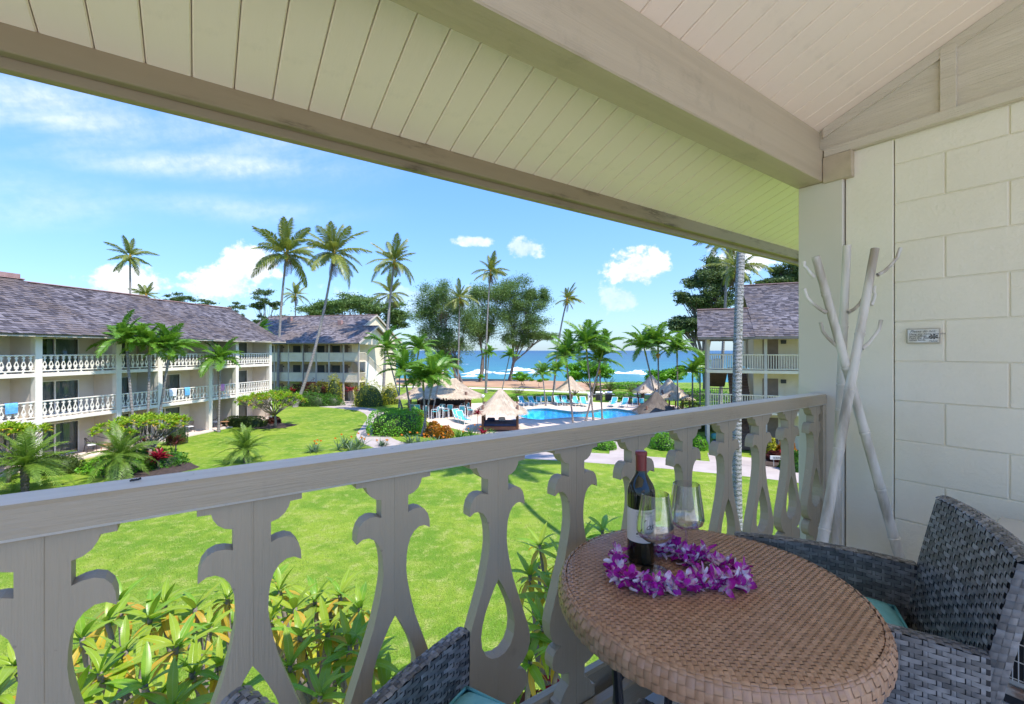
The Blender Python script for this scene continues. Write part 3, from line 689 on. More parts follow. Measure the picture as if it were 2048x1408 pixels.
mb = MB(); pit = .0098; N = int(2 * TR / pit) + 1; rot = R(-41); cr_, sr_ = math.cos(rot), math.sin(rot)
def tf(u, v):
    x, y = (u - N / 2) * pit, (v - N / 2) * pit; r = math.hypot(x, y)
    if r > TR - .006: k = (TR - .006) / r; x *= k; y *= k; r = TR - .006
    e = max(0, r - (TR - .03)) / .03; z = TZ - .004 - .008 * e * e
    return Vector((x * cr_ - y * sr_, x * sr_ + y * cr_, z)), Vector((0, 0, 1))
weave(mb, tf, N, N, .0021, .94, .94, 1.45, inside=lambda u, v: math.hypot(u - N / 2, v - N / 2) * pit < TR - .003)
tw = mb.build('woven_top', 'wicker_brown', tb, smooth=True, kind='stuff')
mb = MB(); NU = 150
def rf(u, v):
    an = u / NU * 2 * PI; f = v / 5; ph = R(70) - f * R(92)
    rr = TR - .012 + .020 * math.cos(ph) + (.004 if f > .5 else 0); z = TZ - .026 + .020 * math.sin(ph) - max(0, f - .45) * .055
    return Vector((rr * math.cos(an), rr * math.sin(an), z)), Vector((math.cos(an) * math.cos(ph), math.sin(an) * math.cos(ph), max(0, math.sin(ph))))
weave(mb, rf, NU, 5, .0024, .9, .96, 1.5, run=1)
mb.build('woven_rim', 'wicker_brown', tb, smooth=True, kind='stuff')
mb = MB(); mb.lathe([(0.0, TZ - .009), (TR - .03, TZ - .009), (TR - .012, TZ - .014), (TR + .002, TZ - .03), (TR + .002, TZ - .066), (TR - .02, TZ - .07), (0, TZ - .05)], 64); mb.build('table_core', 'wicker_core_brown', tb)
for k in range(4):
    an = R(45 + 90 * k + 12); mb = MB(); mb.tube([(math.cos(an) * .24, math.sin(an) * .24, TZ - .05), (math.cos(an) * .22, math.sin(an) * .22, .40), (math.cos(an) * .27, math.sin(an) * .27, .0)], .012, 8); autosmooth(mb.build('leg', 'black_metal', tb))
mb = MB(); mb.tube([(math.cos(k * PI / 16) * .222, math.sin(k * PI / 16) * .222, .38) for k in range(33)], .008, 6); mb.build('stretcher_ring', 'black_metal', tb, smooth=True)

# armchair, built once; local x right, y front
def chair_parts():
    parts = []
    def panel(name, fn_in, fn_out, nu, nv, core):
        mb = MB(); weave(mb, fn_in, nu, nv, .0021, .32, .92, 1.6, jit=.0003); weave(mb, fn_out, nu, nv, .0021, .32, .92, 1.55, jit=.0002)
        parts.append((name, mb.mesh(name, 'wicker_grey', True), 'stuff')); parts.append((name + '_core', core.mesh(name + '_core', 'wicker_core'), None))
    V3 = Vector
    for s in (1, -1):
        xo, xi = s * .285, s * .245; nu, nv = 21, 54; z1 = .648; y0, y1 = -.30, .265
        zt = lambda y: z1 - .012 * ((y + .02) / .28) ** 2
        fo = lambda u, v: (V3((xo, (y0 + (y1 - y0) * u / nu), .05 + (zt(y0 + (y1 - y0) * u / nu) - .05) * v / nv)), V3((s, 0, 0)))
        fi = lambda u, v: (V3((xi, (y0 + (y1 - y0) * u / nu), .05 + (zt(y0 + (y1 - y0) * u / nu) - .05) * v / nv)), V3((-s, 0, 0)))
        core = MB().box(min(xo, xi) + .001, max(xo, xi) - .001, y0, y1, .05, z1 - .012)
        panel('arm', fi, fo, nu, nv, core)
        mb = MB(); na = 40
        def cap(u, v):
            y = y0 + (y1 - y0) * min(u, na - 6) / (na - 6); f = v / 4; x = xi + (xo - xi) * f; zz = zt(y) + .004 * math.sin(PI * f)
            if u > na - 6: zz -= (u - (na - 6)) * .018; y = y1 + .003
            return V3((x, y, zz)), V3((0, 0, 1)) if u <= na - 6 else V3((0, 1, 0))
        weave(mb, cap, na, 4, .002, .9, .92, 1.4); parts.append(('arm_cap', mb.mesh('arm_cap', 'wicker_grey', True), 'stuff'))
        mb = MB()
        def frt(u, v): return V3((xi + (xo - xi) * u / 3, y1 + .002, .05 + (z1 - .09) * v / 34)), V3((0, 1, 0))
        weave(mb, frt, 3, 34, .002, .8, .9, 1.35); parts.append(('arm_front', mb.mesh('arm_front', 'wicker_grey', True), 'stuff'))
    nu, nv = 22, 70
    def bk(off):
        def f(u, v):
            x = -.262 + .524 * u / nu; top = .845 - .010 * (x / .262) ** 2; z = .05 + (top - .05) * v / nv
            y = -.255 - .10 * max(0, (z - .40) / .44) ** 1.2 - off - .012 * (1 - (x / .262) ** 2)
            return V3((x, y, z)), V3((0, -1 if off else 1, .2)).normalized()
        return f
    mb = MB(); k = 14; vs = []
    for o in (.004, .042):
        for v in range(k + 1):
            for u in range(k + 1): vs.append(bk(o)(nu * u / k, nv * v / k * .992)[0])
    n1 = (k + 1) ** 2; fs = []
    for v in range(k):
        for u in range(k):
            q = v * (k + 1) + u; fs += [(q, q + k + 1, q + k + 2, q + 1), (n1 + q, n1 + q + 1, n1 + q + k + 2, n1 + q + k + 1)]
    for u in range(k):
        q = k * (k + 1) + u; fs.append((q, n1 + q, n1 + q + 1, q + 1))
        q = u * (k + 1); fs.append((q, n1 + q, n1 + q + k + 1, q + k + 1)); q += k; fs.append((q, q + k + 1, n1 + q + k + 1, n1 + q))
    core = MB().add(vs, fs); panel('backrest', bk(0), bk(.046), nu, nv, core)
    mb = MB(); nc = 40
    def topc(u, v):
        x = -.266 + .532 * u / nc; top = .847 - .010 * (x / .266) ** 2; y = -.355 - .012 * (1 - (x / .266) ** 2); f = v / 4
        return V3((x, y + .003 - .050 * f, top + .008 * math.sin(PI * f))), V3((0, 0, 1))
    weave(mb, topc, nc, 4, .0022, .92, .95, 1.4); parts.append(('back_cap', mb.mesh('back_cap', 'wicker_grey', True), 'stuff'))
    for s in (1, -1):
        mb = MB(); ns = 50
        def sd(u, v):
            z = .05 + .785 * u / ns; y = -.255 - .10 * max(0, (z - .40) / .44) ** 1.2; f = v / 3
            return V3((s * (.264 + .004 * math.sin(PI * f)), y - .046 * f, z)), V3((s, 0, 0))
        weave(mb, sd, ns, 3, .002, .9, .95, 1.4); parts.append(('back_edge', mb.mesh('back_edge', 'wicker_grey', True), 'stuff'))
    core = MB().box(-.244, .244, -.27, .262, .06, .462); parts.append(('seat', core.mesh('seat', 'wicker_core'), None))
    # cushion: soft pillow shape with piping
    def rr(x, n=3.2): return 1 - abs(x) ** n
    mb = MB(); k = 16; vs = []
    for sgn in (1, -1):
        for j in range(k + 1):
            for i in range(k + 1):
                x, y = i / k * 2 - 1, j / k * 2 - 1; puffh = (rr(x, 4) * rr(y, 4)) ** .35 if abs(x) < 1 and abs(y) < 1 else 0
                vs.append((x * .238, y * .238 + .004, .505 + sgn * .038 * puffh))
    n1 = (k + 1) ** 2; fs = []
    for j in range(k):
        for i in range(k):
            q = j * (k + 1) + i; fs += [(q, q + 1, q + k + 2, q + k + 1), (n1 + q, n1 + q + k + 1, n1 + q + k + 2, n1 + q + 1)]
    mb.add(vs, fs); parts.append(('cushion', mb.mesh('cushion', 'cushion', True), None))
    mb = MB(); pts = [(.240 * max(-1, min(1, 1.25 * math.cos(a) / max(abs(math.cos(a)), abs(math.sin(a))) ** .93)), .240 * max(-1, min(1, 1.25 * math.sin(a) / max(abs(math.cos(a)), abs(math.sin(a))) ** .93)) + .004, .508) for a in [k * 2 * PI / 60 for k in range(61)]]
    mb.tube(pts, .0045, 6, cap=False); parts.append(('piping', mb.mesh('piping', 'piping', True), None))
    for sx in (1, -1):
        for sy in (1, -1):
            parts.append(('leg', MB().bbox(sx * .262 - .018, sx * .262 + .018, sy * .25 - .018, sy * .25 + .018, 0, .06, .003).mesh('leg', 'black_metal'), None))
    return parts
CP = chair_parts()
def wicker_chair(a, b, ang, label, sc):
    t = thing('wicker_armchair', label, 'armchair', L(a, b), LA + ang, 'wicker armchairs around the bistro table'); cu = None; t.scale = sc
    for n, me, kd in CP:
        if n == 'piping': put(n, me, cu); continue
        o = put(n, me, t, kd)
        if n == 'cushion': cu = o
wicker_chair(1.455, .528, R(27), 'grey wicker armchair with turquoise cushion beside the block wall', (.86, .86, 1.03))
wicker_chair(.425, .675, R(-66), 'grey wicker armchair with turquoise cushion cut off by the bottom edge, below the railing', (.84, .84, .965))

# --- bottle, glasses, orchid lei
mat('bottle_glass', (.012, .014, .008), None, 3, .06, spec=.6); mat('capsule', (.16, .022, .022), (.20, .03, .03), 6, .35); mat('label_paper', (.66, .60, .57), (.72, .66, .63), 5, .7)
ZT = TZ + .0005
bt = thing('wine_bottle', 'dark red wine bottle with cream label and burgundy capsule on the table', 'bottle', L(1.005, .805, ZT), LA)
r = .0375; prof = [(0, .002), (r - .006, 0), (r, .005), (r, .185), (r - .001, .197), (r - .006, .212), (.022, .228), (.0155, .240), (.0145, .255), (.0142, .262)]
autosmooth(MB().lathe(prof, 40).build('glass_body', 'bottle_glass', bt), 60)
autosmooth(MB().lathe([(.0148, .236), (.0150, .290), (.0162, .291), (.0162, .299), (.0152, .301), (.013, .302), (0, .302)], 32).build('capsule', 'capsule', bt), 40)
def on_cyl(th0, R_): return lambda x, y: (R_ * math.cos(th0 + x / R_), R_ * math.sin(th0 + x / R_), y)
TH = math.atan2(-.805, -1.005) + .18      # towards the viewer
lb = MB(); n = 24; w = .062; z0_, z1_ = .062, .150
for k in range(n):
    f = on_cyl(TH, r + .0004); x0, x1 = -w + 2 * w * k / n, -w + 2 * w * (k + 1) / n
    lb.quad(f(x0, z0_), f(x1, z0_), f(x1, z1_), f(x0, z1_))
lo = lb.build('label', 'label_paper', bt, smooth=True)
def cyl_text(body, size, x, y, shear, name='lettering'):
    vs, fs = text_mesh(body, size, shear, 'LEFT'); f = on_cyl(TH, r + .0009); MB().add([f(x + p[0], y + p[1]) for p in vs], fs).build(name, 'ink', lo)
cyl_text('J', .046, -.014, .094, .45); cyl_text('osh', .026, .004, .098, .45)
cyl_text('CABERNET', .0055, .0, .086, 0); cyl_text('CELLARS', .0055, .002, .140, 0)
for k, q in enumerate((.144, .133, .078)):
    f = on_cyl(TH, r + .0009); mb = MB()
    for s_ in range(10): x0, x1 = -.02 + .055 * s_ / 10, -.02 + .055 * (s_ + 1) / 10; mb.quad(f(x0, q), f(x1, q), f(x1, q + .0006), f(x0, q + .0006))
    mb.build('rule', 'ink', lo)
m, t, b = new_mat('clear_glass'); t.nodes.remove(b); lw = node(t, 'LayerWeight', Blend=.5); tr = node(t, 'BsdfTransparent', Color=(.97, .985, .98, 1)); gl = node(t, 'BsdfGlossy', Roughness=.01)
ms = node(t, 'MixShader', i0=(X(t, lw.outputs['Facing']).p(1.3) * .9 + .09).clamp(), i1=tr.outputs[0], i2=gl.outputs[0]); t.links.new(ms.outputs[0], t.nodes['Material Output'].inputs[0])
gp_ = [(0, .0035), (.034, .0008), (.036, .0015), (.034, .003), (.012, .0045), (.0048, .009), (.0036, .02), (.0034, .066), (.0045, .074), (.012, .079), (.030, .086), (.043, .096), (.0475, .108), (.0465, .122), (.043, .150), (.0385, .180), (.0352, .2055),
       (.0344, .2058), (.0377, .180), (.0422, .150), (.0456, .122), (.0464, .109), (.042, .0975), (.029, .0885), (.011, .083), (0, .0825)]
gme = MB().lathe(gp_, 48).mesh('wine_glass', 'clear_glass', True)
try: gme.set_sharp_from_angle(angle=R(50))
except Exception: pass
for (a, b, lab) in [(.982, .742, 'empty stemmed wine glass in front of the bottle label'), (1.125, .745, 'empty stemmed wine glass to the right of the bottle, farther from the viewer')]:
    g = put('wine_glass', gme, loc=L(a, b, ZT), rz=LA); tag(g, lab, 'wine glass', 'wine glasses on the table')
# orchids
def orchidmat():
    m, t, b = new_mat('orchid_petal'); tc = node(t, 'TexCoord'); sp = node(t, 'SeparateXYZ', Vector=tc.outputs['UV'])
    g = node(t, 'NewGeometry'); oi = node(t, 'ObjectInfo'); at_ = node(t, 'Attribute', _attribute_name='pf'); pf = X(t, at_.outputs['Fac']); rd = X(t, oi.outputs['Random']); ri = X(t, g.outputs['Random Per Island'])
    nz = noise(t, X(t, tc.outputs['Object']), 160, 3)
    k = (pf + (nz - .5) * .5 + (rd - .5) * .5 + (ri - .5) * .9)
    c = mixc(t, k.ss(-.02, .62), (.88, .80, .88), (.58, .025, .48)); c = mixc(t, k.ss(.75, 1.25), c, (.27, .005, .20))
    t.links.new(c.s, b.inputs['Base Color']); b.inputs['Roughness'].default_value = .5
    tr = node(t, 'BsdfTranslucent', Color=c); ms = node(t, 'MixShader', i0=.3, i1=b.outputs[0], i2=tr.outputs[0]); t.links.new(ms.outputs[0], t.nodes['Material Output'].inputs[0])
orchidmat()
def orchid(seed):
    r_ = random.Random(seed); V, F, A = [], [], []
    def petal(an, ln, wd, curl, lift, white):
        k = len(V); nl, nw = 5, 4
        for i in range(nl + 1):
            f = i / nl; w_ = wd * (math.sin(PI * (.08 + .86 * f)) ** .7) * (1 - .25 * (f > .9))
            for j in range(nw + 1):
                g = j / nw * 2 - 1; x = .003 + ln * f; y = w_ * g; z = lift * f + curl * f * f + .0025 * g * g * (1 - f) - .002 * math.cos(g * 3) + r_.uniform(-.0006, .0006)
                V.append((x * math.cos(an) - y * math.sin(an), x * math.sin(an) + y * math.cos(an), z)); A.append((f * .8 + .15) * (1 - white) - white * .35)
        F.extend((k + i * (nw + 1) + j, k + i * (nw + 1) + j + 1, k + (i + 1) * (nw + 1) + j + 1, k + (i + 1) * (nw + 1) + j) for i in range(nl) for j in range(nw))
    for q in range(5):
        an = q * 2 * PI / 5 + r_.uniform(-.15, .15); w2 = q in (0, 2)
        petal(an, r_.uniform(.021, .027), (.0105 if w2 else .0068), r_.uniform(-.008, .010), r_.uniform(-.002, .008), 0.0 if w2 else (r_.random() > .55) * 1.0)
    petal(r_.uniform(0, 6), .016, .008, .012, .010, .0); petal(r_.uniform(0, 6), .012, .005, .012, .014, .2)
    me = np_mesh('orchid', V, [np.array(F)], True); at_ = me.attributes.new('pf', 'FLOAT', 'POINT'); at_.data.foreach_set('value', A); return setm(me, 'orchid_petal')
OR = [orchid(s) for s in range(6)]
loop = [ont(x, y, TZ + .02) for x, y in [(1243, 1098), (1232, 1118), (1232, 1142), (1250, 1160), (1280, 1166), (1312, 1170), (1345, 1168), (1375, 1166), (1400, 1160), (1435, 1164), (1462, 1168), (1482, 1160), (1478, 1140), (1455, 1130), (1430, 1120), (1408, 1110), (1390, 1112), (1375, 1118), (1362, 1105), (1350, 1094), (1335, 1092), (1322, 1098), (1275, 1086)]]
c0 = Vector(L(*loop[0], TZ)); lei = thing('orchid_lei', 'purple and white orchid flower lei looped round the wine bottle on the table', 'lei', L(loop[6][0], loop[6][1], TZ), LA)
sp_ = smooth_loop(loop, 8, False); acc = 0; last = Vector(sp_[0]); mb = MB(); o0 = Vector(loop[6])
mb.tube([(p[0] - o0.x, p[1] - o0.y, .014) for p in sp_[::3]], .0022, 5); mb.build('string', 'flower_white', lei)
k = 0
for p in sp_:
    p = Vector(p); acc += (p - last).length; last = p
    if acc > .0135:
        acc = 0
        for q in range(1 + (k % 2)):
            k += 1 + (random.random() < .3); o = put('orchid', OR[k % 6], lei, loc=(p.x - o0.x + random.uniform(-.008, .008), p.y - o0.y + random.uniform(-.008, .008), .012 + .016 * q + random.uniform(-.003, .004)))
            o.rotation_euler = (random.uniform(-1.0, 1.0), random.uniform(-1.0, 1.0), random.uniform(0, 6.28)); o.scale = (random.uniform(.9, 1.2),) * 3
# ================================================================ buildings
def shingle_plane(mb, x0, x1, y0, z0, y1, z1, sx=.22, ex=.20, gap=None):
    """courses of separate shingles from the eave (y0,z0) to the ridge (y1,z1)"""
    Ls = math.hypot(y1 - y0, z1 - z0); n = int(Ls / ex); uy, uz = (y1 - y0) / Ls, (z1 - z0) / Ls; ny, nz = -uz, uy
    if nz < 0: ny, nz = -ny, -nz
    for j in range(n):
        s0 = j * Ls / n - .02; s1 = (j + 1) * Ls / n + .05; x = x0 - random.uniform(0, sx)
        while x < x1:
            w = sx * random.uniform(.6, 1.35); a, b = max(x, x0), min(x + w - .008, x1); x += w
            if b - a < .03: continue
            t = random.uniform(.02, .055); e = random.uniform(-.025, .02); d = random.uniform(-.004, .008)
            p = lambda xx, s, o: (xx, y0 + uy * s + ny * o, z0 + uz * s + nz * o)
            mb.add([p(a, s0 + e, t + d), p(b, s0 + e, t), p(b, s1, .004), p(a, s1, .004), p(a, s0 + e, 0), p(b, s0 + e, 0)], [(0, 1, 2, 3), (4, 5, 1, 0), (4, 0, 3), (5, 2, 1)] if uy > 0 else [(3, 2, 1, 0), (0, 1, 5, 4), (4, 3, 0), (5, 1, 2)])
def slab_plane(mb, x0, x1, y0, z0, y1, z1, t=.10):
    mb.add([(x, y, z - o) for x in (x0, x1) for (y, z) in ((y0, z0), (y1, z1)) for o in (0, t)], [(0, 1, 3, 2), (4, 6, 7, 5), (0, 2, 6, 4), (1, 5, 7, 3), (0, 4, 5, 1), (2, 3, 7, 6)])
lowhalf = [(.0, 0), (.055, 0), (.055, .05), (.03, .06), (.03, .095), (.07, .11), (.10, .14), (.07, .17), (.11, .22), (.115, .27), (.09, .35), (.05, .47), (.03, .55), (.032, .63), (.055, .67), (.09, .66), (.085, .70), (.06, .72), (.034, .715), (.034, .75), (.065, .77), (.09, .80), (.09, .82), (0, .82),
           (0, .475), (.025, .43), (.05, .36), (.057, .31), (.045, .265), (0, .245)]
mb = MB()
for s in (1, -1):
    pl = [(s * x, z) for x, z in lowhalf]; ar = sum(pl[i][0] * pl[(i + 1) % len(pl)][1] - pl[(i + 1) % len(pl)][0] * pl[i][1] for i in range(len(pl)))
    mb.prism(pl if ar > 0 else pl[::-1], [], lambda x, z: (x, 0, z), lambda x, z: (x, .04, z))
BAL = mb.mesh('baluster', 'bldg_white')
def curtain_mesh(w, h):
    mb = MB(); n = int(w / .05); vs = []
    for i in range(n + 1): vs += [(w * i / n, .035 * math.sin(i * 1.9) + random.uniform(-.008, .008), 0), (w * i / n, .03 * math.sin(i * 1.9), h)]
    mb.add(vs, [(2 * i, 2 * i + 2, 2 * i + 3, 2 * i + 1) for i in range(n)]); return mb.mesh('curtain', 'curtain', True)
def sliding_door(par, x0, x1, y, z0, h, cur=.45, side=1):
    d = MB().box(x0, x0 + .06, y - .05, y + .04, z0, z0 + h).box(x1 - .06, x1, y - .05, y + .04, z0, z0 + h).box(x0 + .06, x1 - .06, y - .05, y + .04, z0 + h - .06, z0 + h).box(x0 + .06, x1 - .06, y - .05, y + .04, z0, z0 + .05)
    xm = (x0 + x1) / 2; d.box(xm - .04, xm + .04, y - .06, y + .03, z0 + .05, z0 + h - .06); o = d.build('sliding_door', 'window_frame', par)
    for a, b_, oy in ((x0 + .06, xm - .04, 0), (xm + .04, x1 - .06, -.02)): MB().quad((a, y + oy, z0 + .05), (b_, y + oy, z0 + .05), (b_, y + oy, z0 + h - .06), (a, y + oy, z0 + h - .06)).build('pane', 'window_glass', o)
    MB().bbox(x0 + .07, x0 + .10, y - .09, y - .055, z0 + .95, z0 + 1.2, .004).build('handle', 'black_metal', o)
    w = (x1 - x0) * cur
    put('curtain', curtain_mesh(w, h - .08), o, loc=(x1 - w - .02 if side > 0 else x0 + .02, y + .16, z0 + .03))
    put('curtain', curtain_mesh((x1 - x0) * .12, h - .08), o, loc=(x0 + .02 if side > 0 else x1 - (x1 - x0) * .12 - .02, y + .16, z0 + .03))
# ---- left apartment block: local x along the facade (away), y inward
AL = thing('apartment_building', 'long three storey cream apartment block with shingle roof and fretwork balconies', 'building', (-27.1, 25.6, 0), math.atan2(.984, .178))
cols = [-7.2, -2.9, 0, 4.4, 7.3, 11.7, 14.5, 18.7]; FZ = [.10, 2.75, 5.40]; TOP = 7.62; BD = 1.9
for f, z in enumerate(FZ):
    if f: MB().bbox(-7.2, 18.85, -.02, BD - .003, z - .22, z, .01).build('floor_slab', 'bldg_white', AL)
    else: MB().box(-7.2, 18.85, -.35, BD, -.05, .10).build('patio', 'coping', AL)
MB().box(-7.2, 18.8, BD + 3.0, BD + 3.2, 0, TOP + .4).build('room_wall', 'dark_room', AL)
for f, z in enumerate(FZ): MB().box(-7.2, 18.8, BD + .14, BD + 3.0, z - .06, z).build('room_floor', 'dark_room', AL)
MB().box(-7.2, 19.1, -.1, BD + 3.2, TOP, TOP + .05).build('soffit', 'bldg_wall', AL)
for i, x in enumerate(cols):
    MB().bbox(x - .17, x + .17, -.06, .30, -.1, TOP, .01).build('column', 'bldg_white', AL)
    for f, z in enumerate(FZ): MB().box(x - .10, x + .10, .30, BD + .05, z, (FZ + [TOP])[f + 1] - (.222 if f < 2 else 0)).build('divider_wall', 'bldg_wall', AL)
for i in range(len(cols) - 1):
    x0, x1 = cols[i] + .10, cols[i + 1] - .10; wide = x1 - x0 > 3.4
    for f, z in enumerate(FZ):
        zt = (FZ + [TOP])[f + 1] - (.222 if f < 2 else 0); H_ = 2.08
        d0, d1 = (x0 + .62, x0 + 3.30) if wide else (x0 + .35, x0 + 2.15)
        w = MB().box(x0, d0, BD, BD + .12, z, zt).box(d1, x1, BD, BD + .12, z, zt).box(d0, d1, BD, BD + .12, z + H_, zt); w.build('facade_wall', 'bldg_wall', AL)
        sliding_door(AL, d0, d1, BD, z, H_, random.choice((.48, .6, .85)), 1)
        if f:
            a, b_ = cols[i] + .17, cols[i + 1] - .17; rail = MB().bbox(a, b_, -.02, .09, z + .985, z + 1.05, .008).bbox(a, b_, .0, .08, z + .10, z + .165, .008).build('railing', 'bldg_white', AL)
            n = round((b_ - a) / .305)
            for k in range(n): put('baluster', BAL, rail, loc=(a + (k + .5) * (b_ - a) / n, .02, z + .165))
            for k in (.2, .5, .8): MB().box(a + (b_ - a) * k - .04, a + (b_ - a) * k + .04, .01, .07, z, z + .10).build('rail_foot', 'bldg_white', rail)
MB().box(18.7, 18.9, .3, 11.5, 0, TOP).build('end_wall', 'bldg_wall', AL)
def roof_block(par, x0, x1, ye, ze, yr, zr, m='shingle', name='roof', back=None, sx=.30, ex=.27):
    mb = MB(); slab_plane(mb, x0, x1, ye, ze, yr, zr); yb, zb = back or (2 * yr - ye, ze); slab_plane(mb, x0, x1, yr, zr, yb, zb)
    ro = mb.build(name, 'fascia_dark', par)
    sh = MB(); shingle_plane(sh, x0 - .03, x1 + .03, ye - .05, ze - .01, yr, zr, sx, ex); sh.build('shingles', m, ro, kind='stuff')
    MB().bbox(x0 - .05, x1 + .05, yr - .16, yr + .16, zr + .0, zr + .075, .02).build('ridge_cap', 'ridge_metal', ro); return ro
roof_block(AL, -9.5, 2.9, -.75, TOP + .02, 5.75, 11.36)
roof_block(AL, 2.9, 11.2, -.72, TOP - .01, 5.75, 11.22)
roof_block(AL, 11.2, 20.0, -.68, TOP - .04, 5.75, 11.05)
MB().bbox(-9.5, 2.7, 5.60, 5.9, 11.44, 11.70, .01).build('ridge_vent', 'ridge_metal', AL)
mb = MB(); mb.add([(19.0, .0, TOP - .1), (19.0, 11.5, TOP - .1), (19.0, 5.75, 10.92), (18.85, .0, TOP - .1), (18.85, 11.5, TOP - .1), (18.85, 5.75, 10.92)], [(0, 1, 2), (5, 4, 3)]); mb.build('gable_wall', 'bldg_wall', AL)
MB().bbox(-9.5, 20.0, -.74, -.70, TOP - .15, TOP + .0, .005).build('eave_board', 'bldg_post', AL)
# things on the balconies and patios
def al(x, y, z): return AL.matrix_basis @ Vector((x, y, z)) if False else Matrix.LocRotScale(AL.location, AL.rotation_euler, None) @ Vector((x, y, z))
def towel(x, z, w, h, m, label):
    mb = MB(); n = 8; vs = []
    for i in range(n + 1): 
        for (y, zz) in ((-.05, -h), (-.05, -h * .5), (-.045, 0), (.03, .03), (.11, 0), (.12, -h * .4)): vs.append((w * i / n, y + .012 * math.sin(i * 2.1 + zz * 4), zz))
    mb.add(vs, [(i * 6 + j, (i + 1) * 6 + j, (i + 1) * 6 + j + 1, i * 6 + j + 1) for i in range(n) for j in range(5)])
    tag(mb.build('beach_towel', m, loc=al(x, .0, z + 1.05), rz=AL.rotation_euler.z, smooth=True), label, 'towel', 'towels hung on the balcony rails')
towel(8.0, 2.75, .6, .55, 'towel_white', 'white towel over the middle floor balcony rail behind the palms')
towel(9.3, 2.75, .45, .6, 'towel_blue', 'blue towel over the middle floor balcony rail behind the palms')
towel(12.6, 2.75, .5, .55, 'towel_pink', 'pink beach towel hung on the balcony rail of the narrow bay')
towel(-1.5, 2.75, .55, .55, 'towel_blue', 'blue beach towel on the leftmost middle floor balcony')
def arm_chair_iron(x, y, z, rz, label, grp):
    t = thing('patio_chair', label, 'chair', al(x, y, z), AL.rotation_euler.z + rz, grp)
    mb = MB(); mb.tube([(-.26, .22, .42), (-.26, -.22, .42), (.26, -.22, .42), (.26, .22, .42), (-.26, .22, .42)], .016, 6); mb.build('seat_frame', 'iron_brown', t); MB().bbox(-.25, .25, -.22, .22, .42, .49, .02).build('seat_cushion', 'towel_white', t)
    mb = MB(); mb.tube([(-.28, .22, .0), (-.28, .2, .64), (-.27, -.1, .66), (-.24, -.24, .88), (0, -.27, .95), (.24, -.24, .88), (.27, -.1, .66), (.28, .2, .64), (.28, .22, 0)], .018, 6)
    mb.build('arm_frame', 'iron_brown', t); mb = MB()
    for k in range(5): mb.tube([(-.2 + .1 * k, -.22, .44), (-.2 + .1 * k, -.255, .92)], .008, 5)
    mb.build('back_slats', 'iron_brown', t)
    for s in (-1, 1): MB().tube([(s * .26, -.2, .42), (s * .27, -.26, 0)], .018, 6).build('leg', 'iron_brown', t)
arm_chair_iron(10.6, .9, .1, 1.2, 'dark iron patio chair with pale cushion beside the divider wall', 'patio chairs')
arm_chair_iron(3.45, 1.0, .1, -1.9, 'brown patio chair with grey cushion near the sliding door', 'patio chairs')
arm_chair_iron(13.0, .8, .1, .5, 'dark iron chair on the far ground floor patio', 'patio chairs')
def side_table(x, y, z, label):
    t = thing('patio_table', label, 'table', al(x, y, z)); MB().bbox(-.35, .35, -.35, .35, .40, .44, .008).build('table_top', 'teak', t)
    for a, b_ in ((-.3, -.3), (.3, .3), (-.3, .3), (.3, -.3)): MB().bar((a, b_, 0), (a * .8, b_ * .8, .40), .04).build('leg', 'teak', t)
side_table(3.9, .1, .1, 'small teak side table on the near ground floor patio'); side_table(13.6, .3, .1, 'teak table on the far patio behind the plumeria')
# ---- middle building
def walkway_building(root, x0, x1, posts, gable_sign, rails, yr, zr, ye=-.9, ze=7.7):
    W = 1.6
    for f, z in enumerate(FZ):
        if f: MB().bbox(x0, x1, 0, W - .003, z - .2, z, .01).build('walkway_slab', 'bldg_cream', root)
    MB().box(x0, x1, -.6, W, 7.55, 7.6).build('soffit', 'bldg_tan', root)
    for p in posts: MB().bbox(p - .09, p + .09, -.01, .17, 0, 7.55, .01).build('post', 'bldg_post', root)
MBd = thing('walkway_building', 'tan three storey walkway building with lavender shingle roof and gabled stair end', 'building', (-19.9, 58, 0), R(-12))
posts = [-.0, -2.2, -4.3, -6.2, -8.2, -10.4, -12.6, -14.8, -17.0, -19.4]
walkway_building(MBd, -19.5, .1, posts, 1, None, 7.67, 11.94)
for f, z in enumerate(FZ):
    zt = (FZ + [7.55])[f + 1] - (.202 if f < 2 else 0)
    for i in range(len(posts) - 1):
        a, b_ = posts[i + 1] + .09, posts[i] - .09
        if f:
            pn = MB().box(a, b_, .02, .06, z + .0, z + .98); n = int((b_ - a) / .2)
            o = pn.build('balcony_panel', 'bldg_cream', MBd); MB().bbox(a, b_, -.02, .11, z + .985, z + 1.05, .008).build('hand_rail', 'bldg_post', o)
            gr = MB()
            for k in range(1, n): gr.box(a + (b_ - a) * k / n - .008, a + (b_ - a) * k / n + .008, .008, .0195, z + .02, z + .96)
            gr.build('board_batten', 'bldg_cream', o, kind='stuff')
    MB().box(-19.5, -2.0, 1.6, 1.75, z, zt).build('facade_wall', 'bldg_tan', MBd)
    for k, xd in enumerate((-2.95, -5.3, -9.0, -13.0, -16.6)):
        o = MB().bbox(xd - .45, xd + .45, 1.55, 1.598, z, z + 2.05, .006).build('door', 'door_brown', MBd); MB().bbox(xd + .32, xd + .38, 1.50, 1.549, z + .95, z + 1.05, .004).build('door_knob', 'steel', o)
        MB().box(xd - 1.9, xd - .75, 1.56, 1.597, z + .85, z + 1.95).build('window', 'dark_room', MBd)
        MB().bbox(xd + .55, xd + .68, 1.50, 1.598, z + 1.65, z + 1.85, .01).build('wall_lamp', 'black_metal', MBd)
MB().box(-2.1, -1.95, 1.6, 14.5, 0, 7.55).build('end_wall', 'bldg_cream', MBd)
